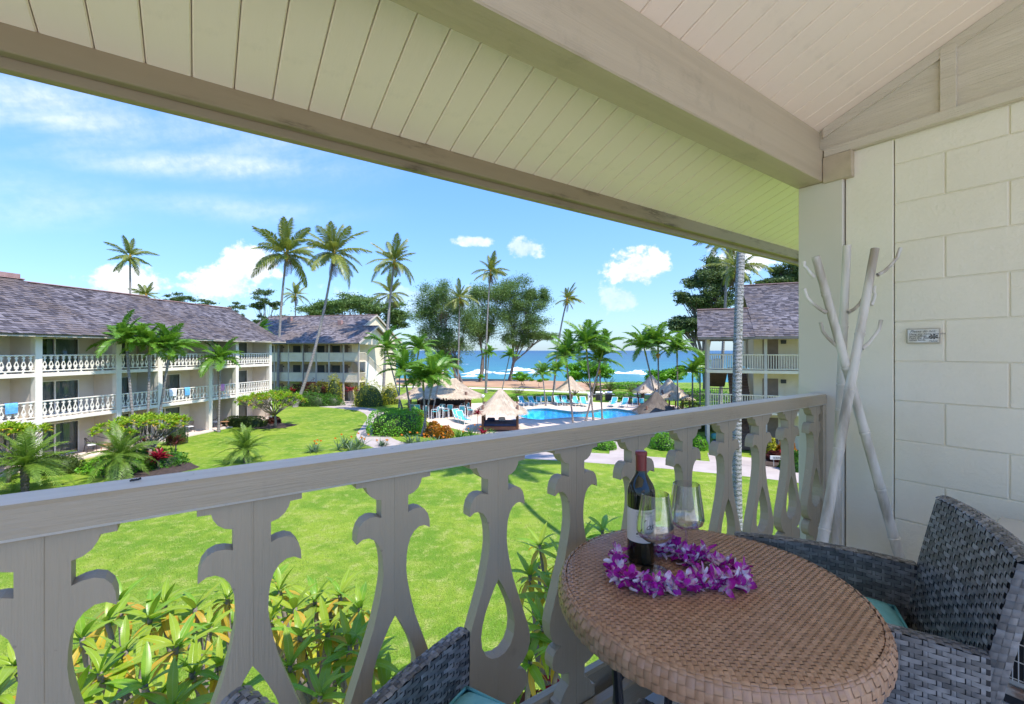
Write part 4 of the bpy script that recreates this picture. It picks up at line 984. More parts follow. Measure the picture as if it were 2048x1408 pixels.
# stair on the gable end
stw = MB(); stw.add([(x, y, z) for x in (-.04, .06) for y, z in ((1.65, 0), (6.6, 0), (6.6, 2.75), (1.65, 5.4))], [(0, 3, 2, 1), (4, 5, 6, 7), (3, 7, 6, 2), (0, 4, 7, 3), (1, 2, 6, 5), (0, 1, 5, 4)]); stw.build('stringer_wall', 'bldg_white', MBd)
MB().box(-2.0, .06, -.0, 1.6, 5.2, 5.401).build('landing', 'bldg_cream', MBd)
for k in range(15): MB().box(-1.9, -.05, 1.66 + .33 * k, 1.99 + .33 * k, 5.40 - .1767 * (k + 1), 5.45 - .1767 * (k + 1)).build('stair_tread', 'stair_brown', MBd)
hr = MB().bar((0, 1.6, 6.40), (0, 6.6, 3.75), .07, .09).build('stair_rail', 'bldg_cream', MBd)
for k in range(30): 
    y = 1.7 + 4.85 * k / 29; zz = 5.4 - .535 * (y - 1.65); MB().bar((0, y, zz), (0, y, zz + .95), .035).build('baluster', 'bldg_cream', hr)
for z in (2.75, 5.4):
    e = MB().bbox(-.04, .05, .17, 1.6, z + .97, z + 1.05, .006).build('end_rail', 'bldg_cream', MBd)
    for k in range(9): MB().box(-.017, .017, .25 + .155 * k, .285 + .155 * k, z, z + .97).build('baluster', 'bldg_cream', e)
roof_block(MBd, -19.9, -1.6, -.9, 7.72, 7.67, 11.94, 'shingle_light', sx=.3, ex=.3)
lr = roof_block(MBd, -1.6, .7, -.95, 7.70, 3.84, 10.08, 'shingle_light', name='porch_roof', back=(7.4, 8.4), sx=.3, ex=.3)
def gable(root, x, pts, m='bldg_cream', t=.08):
    mb = MB(); n = len(pts); mb.add([(x, y, z) for y, z in pts] + [(x - t, y, z) for y, z in pts], [tuple(range(n)), tuple(range(2 * n - 1, n - 1, -1))] + [(i, (i + 1) % n, n + (i + 1) % n, n + i) for i in range(n)]); return mb.build('gable_wall', m, root)
gable(MBd, -1.85, [(.0, 7.5), (15.4, 7.5), (15.4, 7.9), (7.67, 11.75), (.0, 8.05)])
gable(MBd, .15, [(.2, 7.5), (6.6, 7.5), (6.6, 8.6), (3.84, 9.9), (.2, 8.05)])
for x, pts in ((.72, ((-1.0, 7.62), (3.84, 10.02), (7.45, 8.3))), (-1.58, ((3.84, 10.0), (7.67, 11.86), (16.3, 7.65)))):
    mb = MB()
    for p, q in zip(pts, pts[1:]): mb.bar((x, p[0], p[1]), (x, q[0], q[1]), .06, .22)
    mb.build('rake_board', 'bldg_post', MBd)
for (x, y) in ((-5.6, 4.6), (-14.9, 6.0)): 
    MB().bbox(x - .3, x + .3, y - .25, y + .25, 7.7 + .5 * y + .3, 7.7 + .5 * y + 1.0, .03).build('roof_vent', 'ridge_metal', MBd)
MB().bbox(-19.9, .7, -.99, -.93, 7.55, 7.70, .01).build('eave_board', 'fascia_dark', MBd)
MB().tube([(-8.0, -.12, 0), (-8.0, -.12, 7.5)], .06, 8).build('downpipe', 'fascia_dark', MBd)
# ---- right building
RB = thing('stair_building', 'tan apartment building with purple shingle roof and open stair landings behind the palm trunk', 'building', (13.25, 30.2, 0), R(-22))
for p in (0, 3.4, 6.8, 10.2, 13.6): MB().bbox(p - .09, p + .09, 0, .18, 0, 7.5, .01).build('post', 'bldg_post', RB)
MB().bbox(-.08, .08, 1.7, 1.86, 0, 7.5, .01).build('post', 'bldg_post', RB); MB().bbox(2.75, 2.9, 5.2, 5.36, 0, 7.5, .01).build('post', 'bldg_post', RB); MB().bbox(-.08, .08, 5.2, 5.36, 0, 7.5, .01).build('post', 'bldg_post', RB)
for f, z in enumerate(FZ):
    zt = (FZ + [7.5])[f + 1] - (.202 if f < 2 else 0)
    if f:
        MB().bbox(-.1, 16, -.02, 1.75, z - .2, z, .01).build('walkway_slab', 'bldg_cream', RB)
        for a, b_ in ((.09, 3.31), (3.49, 6.71), (6.89, 10.11)):
            o = MB().bbox(a, b_, .03, .12, z + .98, z + 1.05, .008).bbox(a, b_, .04, .10, z + .06, z + .12, .006).build('railing', 'bldg_cream', RB); n = round((b_ - a) / .145)
            for k in range(n): x = a + (k + .5) * (b_ - a) / n; MB().box(x - .021, x + .021, .05, .092, z + .12, z + .98).build('baluster', 'bldg_cream', o)
        o = MB().bbox(.09, 2.75, 5.25, 5.31, z + .98, z + 1.05, .008).build('railing', 'bldg_post', RB)
        for k in range(18): MB().box(.15 + .145 * k, .19 + .145 * k, 5.26, 5.30, z, z + .98).build('baluster', 'bldg_post', o)
    MB().box(2.9, 16, 1.75, 1.9, z, zt).build('facade_wall', 'bldg_cream', RB); MB().box(2.9, 3.05, 1.9, 12, z, zt).build('side_wall', 'bldg_cream', RB)
    for xd in (3.9, 9.2):
        o = MB().bbox(xd - .46, xd + .46, 1.70, 1.748, z, z + 2.05, .006).build('door', 'door_brown', RB); MB().bbox(xd - .38, xd - .32, 1.65, 1.699, z + .95, z + 1.05, .004).build('door_knob', 'steel', o)
        MB().bbox(xd + .62, xd + .92, 1.62, 1.748, z + 1.75, z + 2.0, .01).build('wall_lamp', 'black_metal', RB)
    for k in range(14): MB().box(4.75 + .6 * k, 4.79 + .6 * k, 1.73, 1.7485, z, zt).build('batten', 'bldg_cream', RB)
for fl_, (za, zb) in enumerate(((.1, 2.75), (2.75, 5.4))):
    for k in range(15): MB().box(1.45, 2.7, .55 + .3 * k, .87 + .3 * k, za + (zb - za) * (k + 1) / 15 - .2, za + (zb - za) * (k + 1) / 15).build('stair_tread', 'stair_brown', RB)
    mb = MB(); mb.add([(x, y, z) for x in (.12, 1.3) for y, z in ((1.8, zb - .15), (5.2, zb - 1.5), (5.2, zb - 1.35), (1.8, zb))], [(0, 1, 2, 3), (4, 7, 6, 5), (0, 4, 5, 1), (3, 2, 6, 7), (0, 3, 7, 4), (1, 5, 6, 2)]); mb.build('stair_soffit', 'stair_brown', RB)
roof_block(RB, 2.75, 18, -.72, 7.60, 8.2, 12.0, 'shingle', sx=.28, ex=.26)
roof_block(RB, -.65, 2.75, -.75, 7.57, 3.72, 9.74, 'shingle', name='porch_roof', sx=.28, ex=.26)
MB().bbox(-.65, 18, -.82, -.78, 7.42, 7.58, .006).build('eave_board', 'fascia_dark', RB); MB().box(-.3, 16, -.5, 1.75, 7.47, 7.5).build('soffit', 'bldg_tan', RB)
def rb(x, y, z=0): return Matrix.LocRotScale(RB.location, RB.rotation_euler, None) @ Vector((x, y, z))
# beach gear stacked at the foot of the stairs
def lump(seed, sx, sy, sz, m, name, label, loc, cat):
    r_ = random.Random(seed); mb = MB(); nu, nv = 12, 8; vs = []
    for j in range(nv + 1):
        for i in range(nu):
            ph = PI * j / nv; th = 2 * PI * i / nu; f = 1 + r_.uniform(-.10, .10); e = .55
            sg = lambda c: math.copysign(abs(c) ** e, c)
            vs.append((sx * sg(math.cos(th)) * math.sin(ph) ** e * f, sy * sg(math.sin(th)) * math.sin(ph) ** e * f, sz * (1 + sg(math.cos(ph)) * (-1)) ))
    mb.add(vs, [(j * nu + i, j * nu + (i + 1) % nu, (j + 1) * nu + (i + 1) % nu, (j + 1) * nu + i) for j in range(nv) for i in range(nu)])
    return tag(mb.build(name, m, loc=loc, smooth=True), label, cat)
mat('bag_dark', (.03, .035, .05), (.06, .065, .085), 6, .7); mat('bag_teal', (.03, .16, .15), (.05, .22, .20), 6, .7); mat('bag_white', (.62, .64, .68), None, 6, .6)
lump(1, .30, .25, .36, 'bag_dark', 'beach_bag', 'dark beach bag heaped at the foot of the stair landing', rb(.55, .1), 'bag')
lump(2, .24, .2, .2, 'bag_teal', 'beach_bag', 'teal bag on top of the dark bag under the landing', rb(.42, .15, .72), 'bag')
lump(3, .18, .2, .3, 'bag_white', 'beach_bag', 'white bag leaning against the dark bag under the landing', rb(.92, .0), 'bag')
lump(4, .35, .25, .38, 'bag_white', 'plastic_sack', 'white plastic sack behind the top floor balusters of the stair landing', rb(.55, .6, 5.4), 'sack')
# name sign in the bed beside the path
sgp = gp(1556, 934); sn = thing('ground_sign', 'white painted name board on two short stakes beside the path', 'sign', sgp, R(-8))
MB().bbox(-.42, .42, -.02, .02, .42, .64, .006).build('board', 'window_frame', sn)
for x in (-.22, .22): MB().bbox(x - .025, x + .025, .022, .06, 0, .5, .004).build('stake', 'bldg_post', sn)
vs, fs = text_mesh('SEBINO', .17, 0, 'CENTER'); MB().add([(x, -.023, .47 + y) for x, y, _ in vs], fs).build('lettering', 'ink', sn)
# ================================================================ vegetation
def frond_mesh(name, Lr, droop, leaf, npair, lw, m, curl=.0, vshape=.35, hang=.35, start=.16, rise=.0, seed=0, tipf=.45, stem=.022):
    """one pinnate frond along +x, rising then drooping; leaflets joined to the rachis"""
    r = random.Random(seed); pts = []
    for i in range(13):
        s = i / 12; pts.append(Vector((Lr * (s - .12 * droop * s * s), curl * s * s * Lr, Lr * (rise * s - droop * .62 * s ** 2.2))))
    mb = MB(); mb.tube(pts, [stem * (1 - .85 * i / 12) for i in range(13)], 5, cap=False)
    def P(s):
        k = min(int(s * 12), 11); return pts[k].lerp(pts[k + 1], s * 12 - k), (pts[k + 1] - pts[k]).normalized()
    for i in range(npair):
        s = start + (1 - start) * (i + .5) / npair; p, d = P(s); side = Vector((0, 0, 1)).cross(d).normalized(); up = d.cross(side)
        ln = leaf * math.sin(PI * (.16 + .80 * (s - start) / (1 - start))) ** .7 * (1 if s < .9 else .8)
        for sg in (1, -1):
            fwd = tipf + .5 * s + r.uniform(-.12, .12); v = (side * sg + d * fwd + up * (vshape + r.uniform(-.12, .12))).normalized()
            l2 = ln * r.uniform(.82, 1.1); q1 = p + v * l2 * .5; q2 = p + v * l2 + Vector((0, 0, -hang * l2 * r.uniform(.6, 1.3))); w = d * lw * r.uniform(.8, 1.2)
            mb.add([p - w * .35, p + w * .35, q1 + w * .6, q1 - w * .6, q2], [(0, 1, 2, 3), (3, 2, 4)])
    return mb.mesh(name, m)
COCO = [frond_mesh('frond', 4.6, dr, .95, 44, .10, 'coconut_leaf', cu, .22, .55, .14, ri, k, stem=.05) for k, (dr, cu, ri) in enumerate([(.25, .05, .10), (.50, -.08, .12), (.75, .1, .10), (.95, -.05, .05), (.4, .15, .12)])]
AREC = [frond_mesh('frond', 2.3, dr, .62, 28, .085, 'areca_leaf', cu, .45, .30, .12, ri, 10 + k, stem=.03) for k, (dr, cu, ri) in enumerate([(.55, .05, .30), (.85, -.08, .34), (1.15, .1, .30), (.75, .16, .36)])]
DATE = [frond_mesh('frond', 1.7, dr, .30, 26, .040, 'date_leaf', cu, .15, .2, .10, ri, 20 + k, stem=.016) for k, (dr, cu, ri) in enumerate([(.5, .05, .22), (.8, -.08, .25), (1.1, .1, .22)])]
CYC = [frond_mesh('frond', 1.15, dr, .20, 18, .022, 'cycad_leaf', cu, .3, .0, .08, ri, 30 + k, stem=.016) for k, (dr, cu, ri) in enumerate([(.2, .05, .1), (.5, -.08, .15), (.35, .1, .15)])]
DEADF = [frond_mesh('frond', 3.6, dr, .8, 30, .07, 'dead_leaf', cu, -.1, .7, .14, .0, 90 + k, stem=.05) for k, (dr, cu) in enumerate([(.5, .1), (.8, -.1)])]
def hang_fronds(par, meshes, top, n, el0, el1, sc, wind=None, seed=0):
    """fronds spiral round the bud from upright to drooping"""
    r = random.Random(seed)
    for i in range(n):
        f = i / max(n - 1, 1); az_ = i * 2.39996 + r.uniform(-.25, .25); el_ = el0 + (el1 - el0) * f ** .9 + r.uniform(-.24, .22)
        d = Vector((math.cos(az_) * math.cos(el_), math.sin(az_) * math.cos(el_), math.sin(el_)))
        if wind is not None: d = (d + wind * (.5 + .4 * f)).normalized()
        xax = d; y = Vector((0, 0, 1)).cross(xax); y = y.normalized() if y.length > .05 else Vector((0, 1, 0)); z = xax.cross(y)
        mt = Matrix((xax, y, z)).transposed(); s = sc * r.uniform(.72, 1.15)
        put('frond', meshes[min(int(f * len(meshes)), len(meshes) - 1) if r.random() < .7 else r.randrange(len(meshes))], par, loc=top, rot=(mt @ Matrix.Rotation(r.uniform(-.5, .5), 3, 'X')).to_euler(), scale=s)
def trunk_curve(base, top, bend, n=14):
    out = []
    for i in range(n + 1):
        t = i / n; out.append(base * (1 - t) ** 2 + (base.lerp(top, .45) + bend) * 2 * t * (1 - t) + top * t * t)
    return out
def coconut(base, crown, label, bend=(0, 0, 0), r0=.20, r1=.12, n=18, sc=1.0, wind=None, seed=0, el=(1.35, -.55), bark='palm_bark', ring=.18, flare=1.9, nuts=True):
    t = thing('coconut_palm', label, 'palm', base, 0, 'tall coconut palms'); base = Vector(base); c = Vector(crown) - base
    ln = c.length; n_ = max(20, int(ln / ring)); pts = trunk_curve(Vector((0, 0, -.15)), c, Vector(bend), n_)
    rr = [(r0 + (r1 - r0) * (i / n_) ** .8) * (1 + (flare - 1) * math.exp(-i / n_ * ln / .45)) * (1 + (.035 if i % 2 else -.02)) for i in range(n_ + 1)]
    o = MB(); o.tube(pts, rr, 12); o.build('trunk', bark, t, smooth=True)
    mb = MB(); mb.lathe([(r1 * 1.0, c.z - .9), (r1 * 1.6, c.z - .4), (r1 * 1.9, c.z - .1), (r1 * 1.2, c.z + .35), (.02, c.z + .8)], 9, c.x, c.y); mb.build('crown_heart', 'palm_fruit', t, smooth=True)
    if nuts:
        mb = MB(); r = random.Random(seed)
        for k in range(9): an = r.uniform(0, 6.28); q = Vector((c.x + math.cos(an) * .32, c.y + math.sin(an) * .32, c.z - .25 - r.random() * .3)); mb.lathe([(.0, q.z - .13), (.09, q.z - .08), (.11, q.z), (.08, q.z + .09), (0, q.z + .13)], 7, q.x, q.y)
        mb.build('coconuts', 'crownshaft', t, smooth=True)
    hang_fronds(t, COCO, c + Vector((0, 0, .1)), n + 5, el[0], el[1], sc, wind, seed); hang_fronds(t, DEADF, c - Vector((0, 0, .1)), 1 + seed % 3, -.85, -1.2, sc * .8, wind, seed + 500); return t
W1 = Vector((.45, -.1, .0))
def cp(px, py, d): return at(px, py, d)
def gd(px, d): return Vector(((px - CX) / FP * d, d, 0))
coconut(gd(556, 60), cp(573, 510, 61), 'tall straight coconut palm behind the end of the apartment block', (-.6, 0, 1), sc=1.08, seed=1, n=20)
coconut(gd(590, 53), cp(668, 508, 55), 'tall coconut palm whose leaning trunk starts at the lawn edge', (.8, 0, -1.5), sc=1.0, seed=2, n=20)
coconut(gd(766, 57), cp(789, 525, 59), 'coconut palm with thin leaning trunk beside the gable end', (-.4, 0, 1), sc=.80, seed=3, n=18)
coconut(gd(772, 76), cp(781, 590, 76), 'smaller coconut palm directly behind the gable end palm', sc=.75, seed=4, n=14)
coconut(gd(590, 108), cp(591, 592, 108), 'distant small coconut palm above the middle building roof', sc=.78, seed=5, n=12)
coconut(gd(262, 72), cp(260, 515, 72), 'lone coconut palm rising above the apartment block roof', sc=.74, seed=6, n=14)
coconut(gd(292, 80), cp(292, 592, 80), 'coconut crown just peeking over the apartment block ridge', sc=.6, seed=7, n=14)
coconut(gd(972, 71), cp(981, 545, 72), 'slender wind blown coconut palm in front of the casuarinas', (-.5, 0, 0), r0=.17, r1=.10, sc=.70, wind=W1 * .6, seed=8, n=16, el=(1.45, -.3))
coconut(gd(916, 88), cp(919, 598, 88), 'yellowing coconut palm among the dark casuarinas', r0=.17, r1=.12, sc=.80, seed=9, n=16)
coconut(gd(1108, 76), cp(1134, 600, 77), 'wind swept coconut palm standing alone against the sea', (-.6, 0, 1.5), r0=.18, r1=.12, sc=.62, wind=W1 * 1.5, seed=10, n=16, el=(1.3, -.1))
coconut(gd(1465, 47), cp(1474, 540, 47), 'coconut palm with orange crown base above the stair building', sc=.72, seed=11, n=14)
coconut(gd(1440, 52), cp(1457, 478, 52), 'coconut palm with pale trunk left of the stair building roof', sc=.8, seed=12, n=14)
bN = gd(1482, 11.6); 
coconut(bN, Vector((bN.x + 5.5, 19.6, 24)), 'grey ringed palm trunk close outside the railing, crown hidden by the roof', (-2.9, -3.4, 0), r0=.118, r1=.105, seed=13, bark='palm_bark_near', ring=.07, flare=1.4)

def areca(base, crown, label, n=20, sc=1.0, r0=.075, seed=0, fruit=False, grp='short feathery palms', el=(1.2, -.15)):
    base = Vector(base); t = thing('areca_palm', label, 'palm', base, 0, grp); c = Vector(crown) - base; sh = .75 * sc
    d = c.normalized(); e = c - d * sh; n_ = 22; pts = trunk_curve(Vector((0, 0, -.1)), e, Vector((0, 0, 0)), n_)
    mb = MB(); mb.tube(pts, [r0 * (1.35 * math.exp(-i * .5) + 1 + (.03 if i % 2 else -.02)) for i in range(n_ + 1)], 9); mb.build('trunk', 'palm_bark', t, smooth=True)
    mb = MB(); mb.tube([e, e.lerp(c, .3), e.lerp(c, .8), c], [r0 * 1.0, r0 * 1.35, r0 * .95, r0 * .4], 9); mb.build('crownshaft', 'crownshaft', t, smooth=True)
    if fruit:
        mb = MB(); r = random.Random(seed)
        for k in range(26): an = r.uniform(0, 6.28); q = e + Vector((math.cos(an), math.sin(an), 0)) * r.uniform(.05, .22); mb.tube([e, q + Vector((0, 0, -.1)), q + Vector((0, 0, -.5 * r.random() - .1))], [.012, .02, .03], 4)
        mb.build('fruit_cluster', 'palm_fruit', t)
    hang_fronds(t, AREC, c - d * .05, n, el[0], el[1], sc, None, seed); return t
def arec_px(bx, by, cx_, cy_, label, d=None, **k):
    b = gp(bx, by) if d is None else gd(bx, d); areca(b, at(cx_, cy_, b.y), label, **k)
k_ = 0
for (bx, by, cx_, cy_, sc, lab) in [(843, 872, 868, 752, 1.0, 'short palm with pale trunk leaning right over the orange crotons'), (852, 868, 846, 762, 1.05, 'short palm of the front clump standing straightest beside the box hedge'), (828, 862, 808, 742, 1.05, 'short palm of the front clump leaning left over the box hedge'),
                                    (806, 822, 772, 695, 1.15, 'short palm with curved white trunk near the gable end'), (818, 824, 838, 698, 1.15, 'bushy short palm hiding the bar roof'), (798, 818, 800, 715, .95, 'short palm at the back of the clump behind the box hedge'), (862, 836, 884, 735, .95, 'short palm beside the thatched bar'),
                                    (1188, 848, 1172, 690, 1.25, 'tall short-frond palm in the middle of the pool clump'), (1170, 846, 1206, 700, 1.2, 'pool clump palm leaning right over the water'), (1147, 850, 1132, 715, 1.15, 'pool clump palm leaning left over the water'), (1092, 812, 1085, 748, .85, 'small palm left of the pool clump'), (1103, 808, 1112, 742, .95, 'small palm with bare trunk beside the thatched umbrella'),
                                    (1205, 842, 1198, 722, 1.0, 'lowest palm at the right of the pool clump'), (1322, 836, 1288, 695, 1.25, 'left palm of the three over the grey hut'), (1318, 836, 1316, 688, 1.2, 'middle palm of the three over the grey hut with yellow fruit'), (1356, 832, 1354, 700, 1.15, 'right palm of the three over the grey hut'),
                                    (972, 786, 978, 708, .85, 'stocky palm with swollen trunk by the promenade'), (1003, 784, 1019, 712, .8, 'thin palm leaning right by the promenade'),
                                    (272, 905, 252, 682, .9, 'left palm of the tall clump before the apartment balconies'), (294, 900, 300, 690, .9, 'middle palm of the clump before the apartment balconies'), (308, 895, 340, 700, .9, 'right palm of the clump before the apartment balconies'), (437, 864, 441, 720, .95, 'single slim palm before the far apartment balconies'),
                                    (520, 812, 517, 668, .9, 'palm between the apartment block and the walkway building')]:
    k_ += 1; arec_px(bx, by, cx_, cy_, lab, sc=sc, seed=40 + k_, fruit=k_ in (15, 13))
for (bx, by, d, lab) in [(1385, 775, 44, 'small dark palm beside the stair building corner'), (1400, 765, 46, 'small palm half hidden by the stair building')]:
    k_ += 1; areca(gd(bx, d), at(bx, by - 30, d), lab, sc=.8, seed=70 + k_)
def date_palm(px, py, h, sc, n, label, seed):
    b = gp(px, py); t = thing('date_palm', label, 'palm', b, 0, 'low pygmy date palms'); mb = MB(); m_ = 14
    mb.tube([(0, 0, h * i / m_ - .05) for i in range(m_ + 1)], [.12 + .03 * (i % 2) + .04 * i / m_ for i in range(m_ + 1)], 10); mb.build('trunk', 'bark_dark', t); hang_fronds(t, DATE, Vector((0, 0, h)), n, 1.35, -.35, sc, None, seed)
date_palm(492, 925, .75, 1.0, 34, 'pygmy date palm alone on the lawn', 81); date_palm(242, 955, 1.1, 1.15, 40, 'pygmy date palm in front of the flowering bed', 82); date_palm(50, 985, 1.25, 1.25, 44, 'pygmy date palm at the lower left corner of the lawn', 83)

# ---- leaf clouds (numpy)
def leaves_np(centers, size, seed, aspect=.45, up=.3, fold=True):
    """little two-quad leaves at given centres, random headings"""
    r = np.random.default_rng(seed); n = len(centers); d = r.normal(0, 1, (n, 3)); d[:, 2] = d[:, 2] * .6 + up; d /= np.linalg.norm(d, axis=1)[:, None]
    s = np.cross(d, r.normal(0, 1, (n, 3))); s /= np.linalg.norm(s, axis=1)[:, None]; L_ = size * r.uniform(.6, 1.4, n)[:, None]; w = L_ * aspect
    c = np.asarray(centers); V = np.stack([c - d * L_ * .5, c + s * w * .5 , c + d * L_ * .5, c - s * w * .5], 1).reshape(-1, 3)
    return V, np.arange(4 * n).reshape(-1, 4)
def ell_pts(n, c, rad, seed, shell=.5):
    r = np.random.default_rng(seed); v = r.normal(0, 1, (n, 3)); v /= np.linalg.norm(v, axis=1)[:, None]; rr = (shell + (1 - shell) * r.random(n) ** .6)
    return np.asarray(c) + v * rr[:, None] * np.asarray(rad)
def blob_noise(P, k, seed):
    r = np.random.default_rng(seed); f = np.zeros(len(P))
    for _ in range(6): w = r.normal(0, k, 3); f += np.sin(P @ w + r.uniform(0, 6))
    return f / 6
def tree(base, blobs, label, leaf=.28, n_per=900, m='tree_leaf', r0=.35, trunks=1, seed=0, name='casuarina_tree', cat='tree', grp=None, sub=9, asp=.4, bark='bark', spread=.8, hang=0.0):
    """trunk with limbs to each blob; each blob is many small leaf clumps with gaps between"""
    base = Vector(base); t = thing(name, label, cat, base, 0, grp); r = random.Random(seed); rn = np.random.default_rng(seed); mb = MB(); allc = []; knees = []
    hub = sum((Vector(b[:3]) for b in blobs), Vector()) / len(blobs); roots = [Vector((r.uniform(-spread, spread) * (trunks > 1), r.uniform(-.5, .5) * (trunks > 1), -.1)) for _ in range(trunks)]
    for i, bl in enumerate(blobs):
        c = Vector(bl[:3]) - base; R_ = bl[3]; rt = roots[i % trunks]; f = r.uniform(.25, .45); knee = rt.lerp(Vector((hub.x - base.x, hub.y - base.y, (hub.z - base.z) * .9)), f) + Vector((r.uniform(-.5, .5), r.uniform(-.5, .5), 0))
        if i < trunks: knees.append(knee); mb.tube([rt, rt.lerp(knee, .5) + Vector((r.uniform(-.3, .3), 0, 0)), knee], [r0 * 1.3, r0, r0 * .8], 9, cap=False)
        knee = knees[i % trunks]
        mb.tube([knee, knee.lerp(c, .5) + Vector((r.uniform(-.6, .6), 0, r.uniform(0, .6))), c], [r0 * .62, r0 * .34, r0 * .10], 7, cap=False)
        for k in range(sub):
            v = Vector((r.gauss(0, 1), r.gauss(0, 1), r.gauss(0, .8))).normalized(); q = c + Vector((v.x * R_[0], v.y * R_[1], v.z * R_[2])) * r.uniform(.45, 1.2); j = knee.lerp(c, r.uniform(.4, .95))
            mb.tube([j, j.lerp(q, .5) + Vector((0, 0, r.uniform(-.1, .4))), q], [r0 * .22, r0 * .13, r0 * .05], 5, cap=False)
            m_ = int(n_per * 3.0 / sub); cs = rn.normal(0, 1, (m_, 3)) * np.array([R_[0], R_[1] * .8, R_[2] * (.75 + hang)]) * .24 + np.array(q)
            ln = rn.random(m_)[:, None]; cs = cs * ln ** .15 + np.array(q) * (1 - ln ** .15); allc.append(cs)
    mb.build('trunk', bark, t, smooth=True); P = np.concatenate(allc); V, F = leaves_np(P, leaf, seed + 1, asp, up=.1 - hang)
    me = np_mesh('crown', V, [F]); setm(me, m); put('crown', me, t); return t
def B(px, py, d, rx, ry, dep=None):
    p = at(px, py, d); return (p.x, p.y, p.z, (rx / FP * d, (dep or rx * .8) / FP * d, ry / FP * d))
tree(gd(915, 92), [B(868, 590, 92, 34, 22), B(850, 630, 92, 30, 28), B(890, 620, 92, 36, 30), B(930, 640, 92, 34, 34), B(868, 670, 92, 30, 28), B(905, 690, 92, 34, 24), B(885, 720, 92, 26, 16)], 'big dark casuarina with drooping foliage at the left of the shore group', .42, 2400, 'tree_leaf', .30, 2, 101, asp=.22, sub=20, hang=.4)
tree(gd(965, 96), [B(965, 600, 96, 30, 30), B(1000, 590, 96, 34, 28), B(985, 640, 96, 36, 30), B(955, 660, 96, 28, 26)], 'casuarina in the middle of the shore group behind the slender palm', .42, 2400, 'tree_leaf', .30, 2, 102, asp=.22, sub=20, hang=.4)
tree(gd(1015, 98), [B(1030, 580, 98, 34, 24), B(1058, 610, 98, 34, 20), B(1075, 592, 98, 24, 16), B(1020, 625, 98, 32, 28), B(1060, 650, 98, 38, 18), B(1085, 672, 98, 30, 10), B(1035, 675, 98, 28, 18)], 'casuarina with outstretched right limbs leaning to the sea', .42, 2200, 'tree_leaf', .32, 2, 103, asp=.22, sub=20, hang=.4)
tree(gd(1412, 62), [B(1440, 540, 62, 34, 26), B(1410, 560, 62, 32, 24), B(1385, 600, 62, 30, 16), B(1430, 600, 62, 36, 26), B(1375, 645, 62, 30, 14), B(1415, 650, 62, 32, 24), B(1455, 560, 62, 30, 30), B(1365, 655, 62, 22, 8)], 'tall dark tree with layered boughs left of the stair building', .34, 1900, 'tree_leaf_dark', .40, 1, 104, asp=.4, sub=20)
tree(gd(1580, 52), [B(1575, 545, 52, 34, 18), B(1545, 565, 52, 26, 10), B(1600, 560, 52, 30, 16), B(1640, 540, 52, 40, 30)], 'dark leafy tree behind the stair building roof', .34, 1400, 'tree_leaf_dark', .3, 1, 105, sub=20)
tree(gd(690, 96), [B(640, 622, 96, 34, 18), B(680, 612, 96, 36, 20), B(725, 610, 96, 36, 18), B(765, 618, 96, 34, 18), B(790, 640, 96, 24, 18), B(660, 640, 96, 40, 16)], 'broad low tree line canopy behind the middle building', .45, 1700, 'tree_leaf', .5, 2, 106, name='shade_tree', sub=20)
tree(gd(530, 88), [B(530, 590, 88, 20, 12), B(518, 612, 88, 14, 8), B(545, 610, 88, 16, 8), B(548, 640, 88, 22, 14), B(520, 640, 88, 14, 10)], 'sparse open crowned tree between the two left buildings', .34, 560, 'tree_leaf_dark', .22, 1, 107, name='sparse_tree', sub=9)
tree(gd(470, 92), [B(472, 612, 92, 16, 8), B(462, 628, 92, 14, 8), B(480, 640, 92, 14, 10)], 'small sparse tree at the end of the apartment roof', .34, 420, 'tree_leaf_dark', .18, 1, 108, name='sparse_tree', sub=8)
tree(gd(375, 90), [B(370, 596, 90, 22, 10), B(400, 606, 90, 20, 8), B(345, 600, 90, 16, 8)], 'dark treetop just showing over the apartment ridge', .34, 500, 'tree_leaf_dark', .25, 1, 109, name='hidden_tree', sub=8)
tree(gd(1185, 66), [B(1165, 742, 66, 26, 16), B(1190, 735, 66, 28, 14), B(1208, 748, 66, 18, 12), B(1150, 752, 66, 16, 12)], 'round bright green heliotrope tree behind the pool palms', .26, 1500, 'hedge_leaf', .14, 3, 110, name='heliotrope_tree', sub=10, asp=.6)
tree(gd(1335, 62), [B(1330, 750, 62, 24, 12), B(1350, 748, 62, 22, 12), B(1312, 755, 62, 16, 10)], 'low green heliotrope tree behind the thatched huts', .26, 1200, 'hedge_leaf', .12, 2, 111, name='heliotrope_tree', sub=10, asp=.6)
tree(gd(1045, 86), [B(1045, 752, 86, 14, 8), B(1038, 757, 86, 9, 6), B(1055, 757, 86, 9, 6)], 'small round shrub on the bare bank above the sea', .24, 700, 'hedge_leaf', .06, 3, 112, name='shore_shrub', cat='shrub', sub=8, asp=.6)
tree(gd(1085, 80), [B(1085, 760, 80, 10, 4)], 'low shrub on the bank beside the small palm', .24, 500, 'hedge_leaf', .05, 2, 113, name='shore_shrub', cat='shrub', sub=6, asp=.6)
tree(gd(963, 95), [B(963, 754, 95, 8, 4)], 'tiny clipped shrub at the casuarina roots', .24, 300, 'hedge_leaf', .05, 1, 114, name='shore_shrub', cat='shrub', sub=5, asp=.6)
